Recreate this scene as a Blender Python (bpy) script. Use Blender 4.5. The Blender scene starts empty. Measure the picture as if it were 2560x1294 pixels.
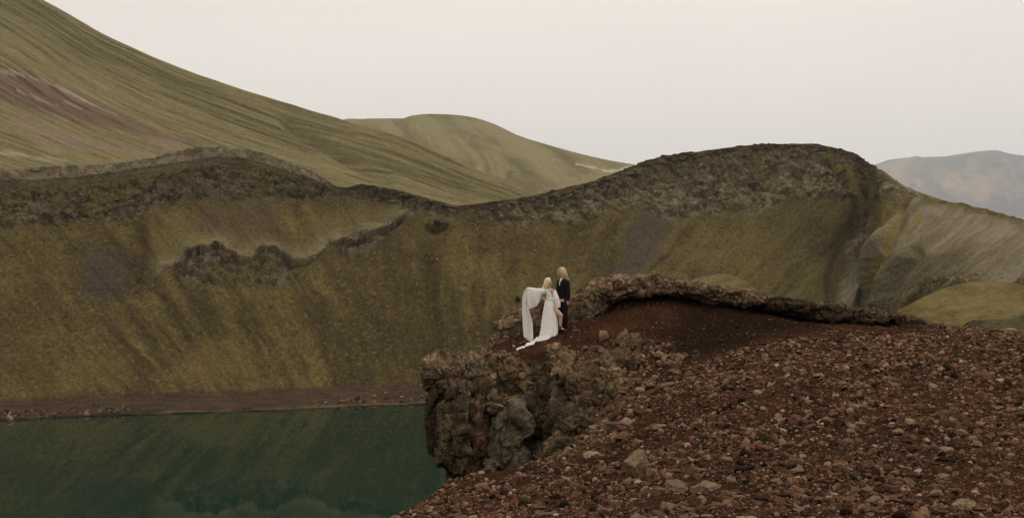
import bpy, bmesh, math, random
import numpy as np
from mathutils import Vector, Matrix

random.seed(7)
RNG = np.random.default_rng(11)
scene = bpy.context.scene
COL = scene.collection

# ------------------------------------------------------------------ camera, sky, sun, exposure
F = 2500.0                      # focal length in photo pixels (2560 wide)
CX, CY = 1280.0, 647.0
LAKE_Z = -37.0
cam_d = bpy.data.cameras.new('camera')
cam = bpy.data.objects.new('camera', cam_d)
COL.objects.link(cam)
cam.location = (0, 0, 0)
cam.rotation_euler = (math.radians(90), 0, 0)
cam_d.sensor_width = 36.0
cam_d.lens = 36.0 * F / 2560.0
cam_d.clip_start = 0.1
cam_d.clip_end = 40000
scene.camera = cam

SUN_EL, SUN_AZ = math.radians(62), math.radians(62)     # azimuth clockwise from +Y (view direction)
world = bpy.data.worlds.new('World')
scene.world = world
world.use_nodes = True
wn = world.node_tree
for n in list(wn.nodes):
    wn.nodes.remove(n)
w_out = wn.nodes.new('ShaderNodeOutputWorld')
w_bg = wn.nodes.new('ShaderNodeBackground')
w_sky = wn.nodes.new('ShaderNodeTexSky')
w_sky.sky_type = 'NISHITA'
w_sky.sun_disc = False
w_sky.sun_elevation = SUN_EL
w_sky.sun_rotation = SUN_AZ
w_hsv = wn.nodes.new('ShaderNodeHueSaturation')
w_hsv.inputs['Saturation'].default_value = 0.25
w_tc = wn.nodes.new('ShaderNodeTexCoord')
w_map = wn.nodes.new('ShaderNodeMapping')
w_map.inputs['Scale'].default_value = (1.0, 1.0, 3.2)
w_no = wn.nodes.new('ShaderNodeTexNoise')
w_no.inputs['Scale'].default_value = 2.2
w_no.inputs['Detail'].default_value = 5
w_no.inputs['Roughness'].default_value = 0.55
w_ramp = wn.nodes.new('ShaderNodeValToRGB')
w_ramp.color_ramp.elements[0].position = 0.28
w_ramp.color_ramp.elements[1].position = 0.72
w_ramp.color_ramp.elements[0].color = (1.025, 0.918, 0.815, 1)
w_ramp.color_ramp.elements[1].color = (1.135, 1.022, 0.912, 1)
w_sc = wn.nodes.new('ShaderNodeVectorMath')
w_sc.operation = 'SCALE'
w_sc.inputs['Scale'].default_value = 10.0
w_mix = wn.nodes.new('ShaderNodeMix')
w_mix.data_type = 'RGBA'
w_mix.inputs[0].default_value = 0.94
w_bg.inputs['Strength'].default_value = 0.1
L = wn.links.new
L(w_tc.outputs['Generated'], w_map.inputs['Vector'])
L(w_map.outputs['Vector'], w_no.inputs['Vector'])
L(w_no.outputs['Fac'], w_ramp.inputs['Fac'])
L(w_ramp.outputs['Color'], w_sc.inputs[0])
L(w_sky.outputs['Color'], w_hsv.inputs['Color'])
L(w_hsv.outputs['Color'], w_mix.inputs[6])
L(w_sc.outputs['Vector'], w_mix.inputs[7])
L(w_mix.outputs[2], w_bg.inputs['Color'])
L(w_bg.outputs['Background'], w_out.inputs['Surface'])

sun_d = bpy.data.lights.new('sun', 'SUN')
sun_d.energy = 1.1
sun_d.angle = math.radians(28)
sun_d.color = (1.0, 0.95, 0.88)
sun = bpy.data.objects.new('sun', sun_d)
COL.objects.link(sun)
sdir = Vector((math.sin(SUN_AZ) * math.cos(SUN_EL), math.cos(SUN_AZ) * math.cos(SUN_EL), math.sin(SUN_EL)))
sun.rotation_euler = sdir.to_track_quat('Z', 'Y').to_euler()
sun.location = (40, -40, 80)

scene.view_settings.view_transform = 'Standard'
scene.view_settings.look = 'None'
scene.view_settings.exposure = 0.0
scene.view_settings.gamma = 1.0
scene.cycles.use_adaptive_sampling = False
scene.cycles.use_denoising = True
scene.cycles.denoising_input_passes = 'RGB_ALBEDO_NORMAL'
scene.cycles.denoising_prefilter = 'FAST'
scene.cycles.max_bounces = 5
scene.cycles.diffuse_bounces = 3
scene.cycles.glossy_bounces = 3
scene.cycles.volume_bounces = 2
scene.cycles.caustics_reflective = False
scene.cycles.caustics_refractive = False


# ------------------------------------------------------------------ helpers
def lin(r, g, b, k=0.97):
    """albedo that reads as this 0-255 colour under the overcast light"""
    c = np.array([r, g, b]) / 255.0
    c = np.where(c <= 0.04045, c / 12.92, ((c + 0.055) / 1.055) ** 2.4)
    return c / k


def unproj(px, py, d):
    px, py, d = np.broadcast_arrays(np.asarray(px, float), np.asarray(py, float), np.asarray(d, float))
    return np.stack([(px - CX) / F * d, d, -(py - CY) / F * d], -1)


def sstep(a, b, x):
    t = np.clip((x - a) / (b - a), 0, 1)
    return t * t * (3 - 2 * t)


_perm = np.random.default_rng(3).permutation(256)
_perm = np.concatenate([_perm, _perm, _perm])
_g = np.random.default_rng(4).normal(size=(256, 3))
_g /= np.linalg.norm(_g, axis=1, keepdims=True)
_jit = np.random.default_rng(5).random((256, 3))


def _h(ix, iy, iz):
    return _perm[_perm[_perm[ix & 255] + (iy & 255)] + (iz & 255)]


def perlin(P, seed=0):
    P = np.asarray(P, float) + seed * 17.31
    i = np.floor(P).astype(np.int64)
    f = P - i
    u = f * f * f * (f * (f * 6 - 15) + 10)
    out = np.zeros(P.shape[:-1])
    for dx in (0, 1):
        wx = u[..., 0] if dx else 1 - u[..., 0]
        for dy in (0, 1):
            wy = u[..., 1] if dy else 1 - u[..., 1]
            for dz in (0, 1):
                wz = u[..., 2] if dz else 1 - u[..., 2]
                g = _g[_h(i[..., 0] + dx, i[..., 1] + dy, i[..., 2] + dz)]
                dot = g[..., 0] * (f[..., 0] - dx) + g[..., 1] * (f[..., 1] - dy) + g[..., 2] * (f[..., 2] - dz)
                out += wx * wy * wz * dot
    return out * 1.5


def fbm(P, octs=4, gain=0.5, seed=0, ridged=False):
    P = np.asarray(P, float)
    a, s, tot = 1.0, 0.0, 0.0
    for k in range(octs):
        n = perlin(P * 2.03 ** k, seed + k * 3)
        if ridged:
            n = 1 - 2 * np.abs(n)
        s = s + a * n
        tot += a
        a *= gain
    return s / tot


def worley(P, seed=0):
    P = np.asarray(P, float) + seed * 9.77
    i = np.floor(P).astype(np.int64)
    f = P - i
    f1 = np.full(P.shape[:-1], 9.0)
    f2 = np.full(P.shape[:-1], 9.0)
    cid = np.zeros(P.shape[:-1], int)
    for dx in (-1, 0, 1):
        for dy in (-1, 0, 1):
            for dz in (-1, 0, 1):
                hh = _h(i[..., 0] + dx, i[..., 1] + dy, i[..., 2] + dz)
                j = _jit[hh]
                d = np.sqrt((dx + j[..., 0] - f[..., 0]) ** 2 + (dy + j[..., 1] - f[..., 1]) ** 2 + (dz + j[..., 2] - f[..., 2]) ** 2)
                nearer = d < f1
                f2 = np.where(nearer, f1, np.minimum(f2, d))
                cid = np.where(nearer, hh, cid)
                f1 = np.where(nearer, d, f1)
    return f1, f2, cid


def facets(P, seed=0, tilt=1.0, step=0.5):
    """broken-rock relief in cell units: every cell is a tilted plane at its own height; also the distance to the cell border and the cell id"""
    P = np.asarray(P, float) + seed * 5.13
    i = np.floor(P).astype(np.int64)
    f = P - i
    f1 = np.full(P.shape[:-1], 9.0)
    f2 = np.full(P.shape[:-1], 9.0)
    cid = np.zeros(P.shape[:-1], int)
    val = np.zeros(P.shape[:-1])
    for dx in (-1, 0, 1):
        for dy in (-1, 0, 1):
            for dz in (-1, 0, 1):
                hh = _h(i[..., 0] + dx, i[..., 1] + dy, i[..., 2] + dz)
                j = _jit[hh]
                vx, vy, vz = f[..., 0] - dx - j[..., 0], f[..., 1] - dy - j[..., 1], f[..., 2] - dz - j[..., 2]
                d = np.sqrt(vx * vx + vy * vy + vz * vz)
                g = _g[hh]
                vv = tilt * (vx * g[..., 0] + vy * g[..., 1] + vz * g[..., 2]) + step * (j[..., 1] - 0.5)
                nearer = d < f1
                f2 = np.where(nearer, f1, np.minimum(f2, d))
                cid = np.where(nearer, hh, cid)
                val = np.where(nearer, vv, val)
                f1 = np.where(nearer, d, f1)
    return val, f2 - f1, cid


def v3(*a):
    return np.stack(np.broadcast_arrays(*[np.asarray(x, float) for x in a]), -1)


def pchip(x, Y, xq):
    """monotone cubic of every column of Y (n, m) at xq"""
    x = np.asarray(x, float)
    Y = np.asarray(Y, float)
    if Y.ndim == 1:
        Y = Y[:, None]
    h = np.diff(x)[:, None]
    dl = np.diff(Y, axis=0) / h
    m = np.zeros_like(Y)
    m[0], m[-1] = dl[0], dl[-1]
    a, b = dl[:-1], dl[1:]
    ok = a * b > 0
    w1 = 2 * h[1:] + h[:-1]
    w2 = h[1:] + 2 * h[:-1]
    with np.errstate(divide='ignore', invalid='ignore'):
        hm = (w1 + w2) / (w1 / a + w2 / b)
    m[1:-1] = np.where(ok, hm, 0)
    k = np.clip(np.searchsorted(x, xq) - 1, 0, len(x) - 2)
    hh = h[k]
    t = ((xq - x[k])[:, None]) / hh
    return ((2 * t ** 3 - 3 * t ** 2 + 1) * Y[k] + (t ** 3 - 2 * t ** 2 + t) * hh * m[k]
            + (-2 * t ** 3 + 3 * t ** 2) * Y[k + 1] + (t ** 3 - t ** 2) * hh * m[k + 1])


def pl_dist(px, py, line):
    """distance to a polyline, signed by side (positive = above the line in the picture), and position along it"""
    best = np.full(np.shape(px), 1e9)
    side = np.zeros(np.shape(px))
    for (x0, y0), (x1, y1) in zip(line[:-1], line[1:]):
        dx, dy = x1 - x0, y1 - y0
        t = np.clip(((px - x0) * dx + (py - y0) * dy) / (dx * dx + dy * dy), 0, 1)
        d = np.hypot(px - x0 - t * dx, py - y0 - t * dy)
        s = np.where(dx * (py - y0) - dy * (px - x0) < 0, 1.0, -1.0)
        near = d < best
        side = np.where(near, s, side)
        best = np.where(near, d, best)
    return best, side


def poly_sd(px, py, poly):
    """signed distance to a polygon, positive inside"""
    px = np.asarray(px, float)
    inside = np.zeros(np.shape(px), bool)
    best = np.full(np.shape(px), 1e9)
    n = len(poly)
    for k in range(n):
        x0, y0 = poly[k]
        x1, y1 = poly[(k + 1) % n]
        dx, dy = x1 - x0, y1 - y0
        t = np.clip(((px - x0) * dx + (py - y0) * dy) / (dx * dx + dy * dy + 1e-9), 0, 1)
        best = np.minimum(best, np.hypot(px - x0 - t * dx, py - y0 - t * dy))
        if abs(dy) > 1e-9:
            c = ((y0 > py) != (y1 > py)) & (px < (x1 - x0) * (py - y0) / (y1 - y0) + x0)
            inside ^= c
    return np.where(inside, best, -best)


def new_mesh(name, V, faces, col=None, smooth=True, alpha=None):
    """V (n,3), faces (m,3|4) arrays"""
    V = np.ascontiguousarray(V, np.float32)
    faces = np.ascontiguousarray(faces, np.int32)
    me = bpy.data.meshes.new(name)
    me.vertices.add(len(V))
    me.vertices.foreach_set('co', V.ravel())
    m, k = faces.shape
    me.loops.add(m * k)
    me.loops.foreach_set('vertex_index', faces.ravel())
    me.polygons.add(m)
    me.polygons.foreach_set('loop_start', np.arange(0, m * k, k, dtype=np.int32))
    me.polygons.foreach_set('loop_total', np.full(m, k, np.int32))
    me.polygons.foreach_set('use_smooth', np.full(m, smooth, bool))
    if col is not None:
        a = me.color_attributes.new('Col', 'FLOAT_COLOR', 'POINT')
        c = np.ones((len(V), 4), np.float32)
        c[:, :3] = np.clip(col, 0.002, 1)
        if alpha is not None:
            c[:, 3] = alpha
        a.data.foreach_set('color', c.ravel())
    me.update(calc_edges=True)
    me.validate()
    return me


def obj(name, me, mat=None, parent=None, **props):
    o = bpy.data.objects.new(name, me)
    COL.objects.link(o)
    if mat is not None and me is not None and len(me.materials) == 0:
        me.materials.append(mat)
    if parent is not None:
        o.parent = parent
    for k, v in props.items():
        o[k] = v
    return o


def grid_faces(R, C, wrap=False):
    idx = np.arange(R * C).reshape(R, C)
    if wrap:
        idx = np.concatenate([idx, idx[:, :1]], 1)
    a, b, c, d = idx[:-1, :-1], idx[:-1, 1:], idx[1:, 1:], idx[1:, :-1]
    return np.stack([a, b, c, d], -1).reshape(-1, 4)


def grid_normals(P):
    du = np.gradient(P, axis=1)
    dv = np.gradient(P, axis=0)
    n = np.cross(dv, du)
    n /= np.linalg.norm(n, axis=-1, keepdims=True) + 1e-12
    return n


def lerp(a, b, t):
    t = np.asarray(t)[..., None]
    return a * (1 - t) + b * t


# ------------------------------------------------------------------ materials
def mat_attr(name, scale=4.0, amount=0.5, bump=0.4, bdist=0.05, rough=1.0, detail=6, spec=0.0, fine=None, stretch=(1, 1, 1)):
    m = bpy.data.materials.new(name)
    m.use_nodes = True
    nt = m.node_tree
    ln = nt.links.new
    b = nt.nodes['Principled BSDF']
    b.inputs['Roughness'].default_value = rough
    b.inputs['Specular IOR Level'].default_value = spec
    at = nt.nodes.new('ShaderNodeAttribute')
    at.attribute_name = 'Col'
    tc = nt.nodes.new('ShaderNodeTexCoord')
    mp = nt.nodes.new('ShaderNodeMapping')
    mp.inputs['Scale'].default_value = stretch
    no = nt.nodes.new('ShaderNodeTexNoise')
    no.inputs['Scale'].default_value = scale
    no.inputs['Detail'].default_value = detail
    no.inputs['Roughness'].default_value = 0.65
    rg = nt.nodes.new('ShaderNodeMapRange')
    rg.inputs['From Min'].default_value = 0.25
    rg.inputs['From Max'].default_value = 0.75
    rg.inputs['To Min'].default_value = 1 - amount
    rg.inputs['To Max'].default_value = 1 + amount
    mu = nt.nodes.new('ShaderNodeVectorMath')
    mu.operation = 'SCALE'
    bp = nt.nodes.new('ShaderNodeBump')
    bp.inputs['Strength'].default_value = bump
    bp.inputs['Distance'].default_value = bdist
    ln(tc.outputs['Object'], mp.inputs['Vector'])
    ln(mp.outputs['Vector'], no.inputs['Vector'])
    ln(no.outputs['Fac'], rg.inputs['Value'])
    ln(at.outputs['Color'], mu.inputs[0])
    one = nt.nodes.new('ShaderNodeMix')
    one.inputs[2].default_value = 1.0
    ln(at.outputs['Alpha'], one.inputs[0])
    ln(rg.outputs['Result'], one.inputs[3])
    ln(one.outputs[0], mu.inputs['Scale'])
    ln(mu.outputs['Vector'], b.inputs['Base Color'])
    hgt = no.outputs['Fac']
    if fine:
        vo = nt.nodes.new('ShaderNodeTexVoronoi')
        vo.inputs['Scale'].default_value = fine
        ln(mp.outputs['Vector'], vo.inputs['Vector'])
        ad = nt.nodes.new('ShaderNodeMath')
        ad.operation = 'MULTIPLY_ADD'
        ad.inputs[1].default_value = -0.6
        ln(vo.outputs['Distance'], ad.inputs[0])
        ln(no.outputs['Fac'], ad.inputs[2])
        hgt = ad.outputs['Value']
    hm = nt.nodes.new('ShaderNodeMath')
    hm.operation = 'MULTIPLY'
    ln(hgt, hm.inputs[0])
    ln(at.outputs['Alpha'], hm.inputs[1])
    ln(hm.outputs['Value'], bp.inputs['Height'])
    ln(bp.outputs['Normal'], b.inputs['Normal'])
    return m


def mat_plain(name, color, rough=0.8, spec=0.2, scale=30.0, amount=0.15, bump=0.1, bdist=0.005, sss=0.0, rand=0.0, sheen=0.0):
    m = bpy.data.materials.new(name)
    m.use_nodes = True
    nt = m.node_tree
    ln = nt.links.new
    b = nt.nodes['Principled BSDF']
    b.inputs['Roughness'].default_value = rough
    b.inputs['Specular IOR Level'].default_value = spec
    if sss:
        b.inputs['Subsurface Weight'].default_value = sss
        b.inputs['Subsurface Radius'].default_value = (0.02, 0.008, 0.004)
    if sheen:
        b.inputs['Sheen Weight'].default_value = sheen
    tc = nt.nodes.new('ShaderNodeTexCoord')
    no = nt.nodes.new('ShaderNodeTexNoise')
    no.inputs['Scale'].default_value = scale
    no.inputs['Detail'].default_value = 5
    rg = nt.nodes.new('ShaderNodeMapRange')
    rg.inputs['From Min'].default_value = 0.3
    rg.inputs['From Max'].default_value = 0.7
    rg.inputs['To Min'].default_value = 1 - amount
    rg.inputs['To Max'].default_value = 1 + amount
    mu = nt.nodes.new('ShaderNodeVectorMath')
    mu.operation = 'SCALE'
    mu.inputs[0].default_value = color[:3]
    ln(tc.outputs['Object'], no.inputs['Vector'])
    ln(no.outputs['Fac'], rg.inputs['Value'])
    fac = rg.outputs['Result']
    if rand:
        oi = nt.nodes.new('ShaderNodeObjectInfo')
        rr = nt.nodes.new('ShaderNodeMapRange')
        rr.inputs['To Min'].default_value = 1 - rand
        rr.inputs['To Max'].default_value = 1 + rand
        ln(oi.outputs['Random'], rr.inputs['Value'])
        mm = nt.nodes.new('ShaderNodeMath')
        mm.operation = 'MULTIPLY'
        ln(rr.outputs['Result'], mm.inputs[0])
        ln(fac, mm.inputs[1])
        fac = mm.outputs['Value']
    ln(fac, mu.inputs['Scale'])
    ln(mu.outputs['Vector'], b.inputs['Base Color'])
    bp = nt.nodes.new('ShaderNodeBump')
    bp.inputs['Strength'].default_value = bump
    bp.inputs['Distance'].default_value = bdist
    ln(no.outputs['Fac'], bp.inputs['Height'])
    ln(bp.outputs['Normal'], b.inputs['Normal'])
    return m


M_wall = mat_attr('moss_and_crag', scale=1.5, amount=0.65, bump=1.0, bdist=0.8, fine=1.3)
M_hill = mat_attr('mountain_moss', scale=0.25, amount=0.22, bump=0.5, bdist=1.2)
M_far = mat_attr('far_mountain_rock', scale=0.01, amount=0.2, bump=0.5, bdist=16)
M_ground = mat_attr('red_scoria', scale=14, amount=0.5, bump=0.9, bdist=0.03, fine=28)
M_rock = mat_attr('scoria_rock', scale=8, amount=0.6, bump=1.0, bdist=0.05, fine=16)
M_face = mat_attr('lava_face', scale=6, amount=0.55, bump=1.0, bdist=0.05, fine=18)
M_pebble = mat_attr('gravel_stone', scale=30, amount=0.3, bump=0.5, bdist=0.006)


# ------------------------------------------------------------------ the setting: far ground, mountains
base = unproj([0, 0, 0, 0], [0, 0, 0, 0], [0, 0, 0, 0])
th = np.linspace(0, 2 * np.pi, 65)[:-1]
rr_ = np.array([1.0, 400, 1500, 4000, 12000, 24000])
Pg = np.stack([np.outer(rr_, np.cos(th)), np.outer(rr_, np.sin(th)) + 200, np.full((6, 64), -46.0)], -1)
gcol = np.tile(lin(95, 88, 58), (6 * 64, 1))
obj('ground', new_mesh('ground', Pg.reshape(-1, 3), grid_faces(6, 64, True), gcol), M_far, kind='structure')


def loft(cols, px_q, seg_n):
    """cols: list of (px, [(py,d)...]); returns px, py, d grids (rows, cols)"""
    X = np.array([c[0] for c in cols], float)
    PY = np.array([[p[0] for p in c[1]] for c in cols], float)
    D = np.array([[p[1] for p in c[1]] for c in cols], float)
    py = pchip(X, PY, px_q)
    d = pchip(X, D, px_q)
    K = py.shape[1]
    rows = np.concatenate([k + np.arange(seg_n[k]) / seg_n[k] for k in range(K - 1)] + [[K - 1]])
    k = np.clip(np.floor(rows).astype(int), 0, K - 2)
    t = (rows - k)[:, None]
    gy = py.T[k] * (1 - t) + py.T[k + 1] * t
    gd = d.T[k] * (1 - t) + d.T[k + 1] * t
    gx = np.broadcast_to(px_q, gy.shape)
    return gx, gy, gd, rows


# far bluish mountain on the right (about 5 km away)
ridge = [(1500, 520), (1900, 480), (2100, 445), (2185, 412), (2240, 398), (2290, 394), (2350, 393), (2420, 383), (2485, 377), (2530, 386), (2620, 396), (2800, 420), (3100, 380), (3500, 430)]
cols = [(x, [(y + 90, 19500), (y, 16200), (y + 60, 14700), (y + 130, 13400), (690, 10800)]) for x, y in ridge]
gx, gy, gd, rows = loft(cols, np.linspace(1500, 3500, 420), [6, 40, 40, 30])
P = unproj(gx, gy, gd)
N = grid_normals(P)
q = v3(P[..., 0] / 700, P[..., 1] / 2600, P[..., 2] / 1500)
P = P + N * (fbm(q, 5, 0.6, 2, True) * 230 + fbm(P / 420, 4, 0.55, 5) * 90)[..., None] * sstep(0.9, 1.6, rows)[:, None, None]
t = sstep(-0.15, 0.35, fbm(v3((P[..., 0] - 0.8 * P[..., 2]) / 420, P[..., 1] / 2600, P[..., 2] / 900), 4, 0.65, 8))
col = lerp(lin(66, 68, 64), lin(148, 122, 92), t * 0.85)
obj('far_mountain', new_mesh('far_mountain', P.reshape(-1, 3), grid_faces(*P.shape[:2]), col.reshape(-1, 3)), M_far, kind='structure')

# rounded hill behind
ridge = [(500, 330), (760, 322), (845, 303), (870, 297), (930, 296), (1005, 296), (1030, 289), (1075, 285), (1120, 286), (1170, 291), (1225, 306), (1300, 340), (1370, 362), (1450, 384), (1520, 400), (1592, 413), (1680, 440), (1750, 470)]
cols = [(x, [(y + 60, 2100), (y, 1650), (y * 0.55 + 500 * 0.45, 1330), (y * 0.15 + 500 * 0.85, 1080), (560, 900)]) for x, y in ridge]
gx, gy, gd, rows = loft(cols, np.linspace(500, 1750, 560), [5, 60, 60, 30])
P = unproj(gx, gy, gd)
N = grid_normals(P)
# drainage lines running down to the right
q = gx - (gy - 300) * 1.1
ero = fbm(v3(q / 95, gy / 260, 0 * gx), 5, 0.55, 21, True)
w = sstep(1.0, 1.5, rows)[:, None]
P = P + N * ((ero * 9 + fbm(P / 90, 4, 0.5, 23) * 7) * w)[..., None]
gl, _ = pl_dist(gx, gy, [(905, 320), (960, 345), (1040, 362), (1120, 385), (1190, 405), (1260, 430)])
P = P - N * (16 * np.exp(-(gl / 14) ** 2))[..., None]
n1 = fbm(v3(q / 60, gy / 160, 0 * gx), 4, 0.55, 25)
n2 = fbm(P / 60, 4, 0.5, 26)
col = lerp(lin(124, 116, 86), lin(98, 92, 66), sstep(-0.1, 0.45, n1 + 0.4 * n2))
col = lerp(col, lin(118, 104, 82), sstep(0.15, 0.5, n2) * 0.6)
pale = np.maximum(sstep(9, 3, np.abs(pl_dist(gx, gy, [(1160, 402), (1200, 405), (1222, 422), (1235, 432)])[0]) + 4 * n2), sstep(7, 2, pl_dist(gx, gy, [(1440, 422), (1520, 432), (1580, 425)])[0] + 5 * n1))
col = lerp(col, lin(172, 160, 142), pale * 0.75)
col = lerp(col, lin(96, 84, 66), sstep(26, 6, pl_dist(gx, gy, [(1120, 392), (1200, 420), (1290, 460), (1330, 480)])[0]) * 0.7)
obj('moss_hill', new_mesh('moss_hill', P.reshape(-1, 3), grid_faces(*P.shape[:2]), col.reshape(-1, 3)), M_hill, kind='structure')

# steep scree mountain on the left, built along its fall lines
lines = [
    [(-700, -290, 1500), (100, 130, 1250), (310, 230, 1210), (560, 330, 1180), (845, 410, 1130), (1010, 450, 1080), (1180, 500, 1000), (1360, 560, 940)],
    [(-700, -480, 1180), (98, 0, 930), (300, 106, 890), (560, 214, 860), (845, 303, 830), (1010, 352, 800), (1180, 425, 760), (1360, 505, 730)],
    [(-700, -330, 1120), (50, 60, 880), (250, 180, 840), (500, 300, 800), (760, 395, 770), (930, 440, 745), (1100, 490, 715), (1280, 540, 690)],
    [(-700, -150, 1010), (-20, 130, 810), (180, 260, 770), (400, 370, 730), (600, 440, 700), (760, 480, 680), (930, 530, 660), (1100, 580, 640)],
    [(-700, 50, 890), (-120, 235, 740), (60, 325, 700), (230, 400, 665), (380, 440, 640), (540, 490, 620), (700, 540, 600), (850, 590, 580)],
    [(-700, 270, 720), (-300, 350, 650), (-100, 400, 620), (80, 445, 590), (220, 475, 570), (360, 510, 550), (500, 555, 530), (650, 600, 510)],
    [(-700, 470, 560), (-350, 500, 520), (-150, 530, 490), (0, 560, 470), (150, 590, 455), (300, 610, 440), (450, 640, 430), (600, 660, 420)]]
A = np.array(lines, float)                                   # lines, points, 3
S, T = 460, 520
A1 = pchip(np.arange(8), A.transpose(1, 0, 2).reshape(8, -1), np.linspace(0, 7, T)).reshape(T, 7, 3)
sq = np.concatenate([np.linspace(0, 1, 14)[:-1], np.linspace(1, 6, S - 13)])
A2 = pchip(np.arange(7), A1.transpose(1, 0, 2).reshape(7, -1), sq).reshape(S, T, 3)
P = unproj(A2[..., 0], A2[..., 1], A2[..., 2])
N = -grid_normals(P)
N *= np.sign(N[..., 2:3])
s_, t_ = np.meshgrid(sq, np.linspace(0, 7, T), indexing='ij')
w = sstep(1.0, 1.25, s_)
gul = fbm(v3(s_ * 9.0, t_ * 0.22, 0 * s_), 4, 0.6, 31, True)
gul2 = fbm(v3(s_ * 30.0, t_ * 0.5, 0 * s_), 3, 0.6, 35, True)
big = fbm(P / 190, 3, 0.5, 33)
P = P + N * ((gul * 4.0 + gul2 * 2.4 + big * 6) * w)[..., None]
gx, gy = A2[..., 0], A2[..., 1]
gdist, _ = pl_dist(gx, gy, [(722, 325), (760, 350), (820, 385), (870, 415), (930, 445), (960, 460)])
P = P - N * (7 * np.exp(-(gdist / 16) ** 2))[..., None]
n1 = fbm(v3(s_ * 30, t_ * 0.7, 0 * s_), 4, 0.6, 37)
n2 = fbm(P / 55, 4, 0.5, 38)
n3 = fbm(v3(s_ * 5, t_ * 0.8, 0 * s_), 3, 0.5, 39)
green, dark, brown, pale = lin(110, 104, 71), lin(72, 68, 46), lin(106, 89, 72), lin(160, 146, 132)
col = lerp(green, dark, sstep(-0.10, 0.40, -gul * 0.55 - gul2 * 0.5 + n1 * 0.7))
col = lerp(col, lin(126, 115, 82), sstep(0.1, 0.5, gul2 * 0.6 - n1 * 0.7) * 0.7)
col = lerp(col, lin(120, 110, 78), sstep(0.0, 0.5, n3) * 0.35)
br = poly_sd(gx, gy, [(-200, 150), (0, 185), (120, 215), (260, 275), (400, 345), (520, 378), (460, 385), (330, 350), (200, 320), (90, 285), (0, 250), (-200, 190)])
col = lerp(col, brown, sstep(-14, 10, br + 22 * n1 + 14 * n2))
br2 = poly_sd(gx, gy, [(20, 285), (90, 320), (180, 360), (330, 385), (430, 360), (480, 385), (380, 410), (250, 400), (120, 390), (60, 350)])
col = lerp(col, lin(124, 108, 90), sstep(-12, 14, br2 + 26 * n1) * 0.8)
ps = [[(0, 182), (60, 200)], [(75, 200), (140, 225), (210, 262), (290, 298)], [(45, 240), (100, 262), (140, 272)], [(160, 265), (200, 285)], [(0, 405), (80, 412), (160, 420)]]
pm = 0
for l_ in ps:
    pm = np.maximum(pm, sstep(7, 1, pl_dist(gx, gy, l_)[0] + 7 * n1 + 3 * n2))
col = lerp(col, pale, pm * 0.6)
obj('scree_mountain', new_mesh('scree_mountain', P.reshape(-1, 3), grid_faces(*P.shape[:2])[:, ::-1], col.reshape(-1, 3)), M_hill, kind='structure')

# ------------------------------------------------------------------ crater wall round the lake
# px: shore, beach top, two slope points, crag base, band bottom, rim   (picture heights; depth follows from the slope angles)
WT = [
    (-900, 1100, 1045, 860, 720, 610, 480, 452), (-300, 1066, 1016, 860, 720, 595, 462, 434),
    (0, 1052, 1003, 860, 720, 585, 452, 424), (200, 1043, 990, 850, 715, 575, 442, 416), (350, 1037, 985, 850, 700, 560, 420, 400),
    (480, 1032, 980, 840, 690, 505, 400, 379), (550, 1030, 977, 840, 690, 492, 393, 369), (620, 1028, 976, 840, 690, 488, 398, 374),
    (700, 1025, 972, 840, 690, 490, 422, 398), (800, 1020, 968, 840, 690, 494, 456, 440), (850, 1018, 966, 835, 680, 492, 482, 471),
    (940, 1014, 964, 830, 680, 505, 484, 467), (1050, 1010, 960, 825, 680, 525, 503, 490), (1150, 1007, 957, 820, 680, 548, 526, 513),
    (1250, 1005, 955, 820, 690, 572, 517, 502), (1350, 1000, 950, 815, 690, 566, 500, 485), (1470, 994, 945, 810, 690, 560, 470, 455),
    (1590, 990, 940, 800, 680, 545, 438, 416), (1650, 988, 938, 800, 670, 545, 415, 393), (1750, 985, 935, 800, 670, 540, 395, 378),
    (1900, 980, 930, 800, 660, 520, 375, 361), (2000, 978, 928, 800, 660, 505, 372, 359), (2060, 976, 926, 800, 660, 500, 380, 364),
    (2150, 974, 924, 800, 660, 495, 405, 392)]
WR = [  # the arm on the right that bulges towards the lake: explicit depths
    (2200, [(972, 268), (924, 278), (800, 285), (660, 300), (505, 326), (445, 332), (425, 335)]),
    (2260, [(972, 258), (924, 266), (790, 270), (650, 284), (512, 316), (482, 324), (466, 328)]),
    (2350, [(985, 235), (935, 242), (760, 244), (640, 258), (530, 303), (513, 312), (498, 317)]),
    (2460, [(1010, 215), (955, 222), (710, 226), (620, 244), (550, 290), (540, 298), (522, 304)]),
    (2560, [(1030, 200), (975, 208), (705, 214), (630, 234), (575, 280), (566, 288), (549, 294)]),
    (2800, [(1080, 170), (1010, 180), (740, 190), (680, 214), (630, 262), (620, 268), (600, 274)]),
    (3400, [(1180, 120), (1100, 130), (840, 145), (770, 170), (700, 230), (690, 236), (680, 240)])]
cols = []
for r in WT:
    px, ys = r[0], r[1:]
    d0 = -LAKE_Z * F / (ys[0] - CY)
    rows_ = [(ys[0] + 14, -(LAKE_Z - 1.6) * F / (ys[0] + 14 - CY)), (ys[0], d0)]
    d, z = d0, LAKE_Z
    for y, T_ in zip(ys[1:], (0.16, 0.70, 0.72, 0.78, 1.25, 4.0)):
        d = (d * T_ - z) / (T_ + (y - CY) / F)
        z = -(y - CY) / F * d
        rows_.append((y, d))
    y, d = rows_[-1]
    rows_ += [(y + 6, d + 14), (y + 120, d + 150)]
    cols.append((px, rows_))
for px, rw in WR:
    rows_ = [(rw[0][0] + 14, rw[0][1] - 3)] + rw
    y, d = rows_[-1]
    rows_ += [(y + 6, d + 14), (y + 120, d + 150)]
    cols.append((px, rows_))
pxq = np.concatenate([np.arange(-900, -60, 12), np.arange(-60, 2640, 2.6), np.arange(2640, 3400, 14)])
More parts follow.
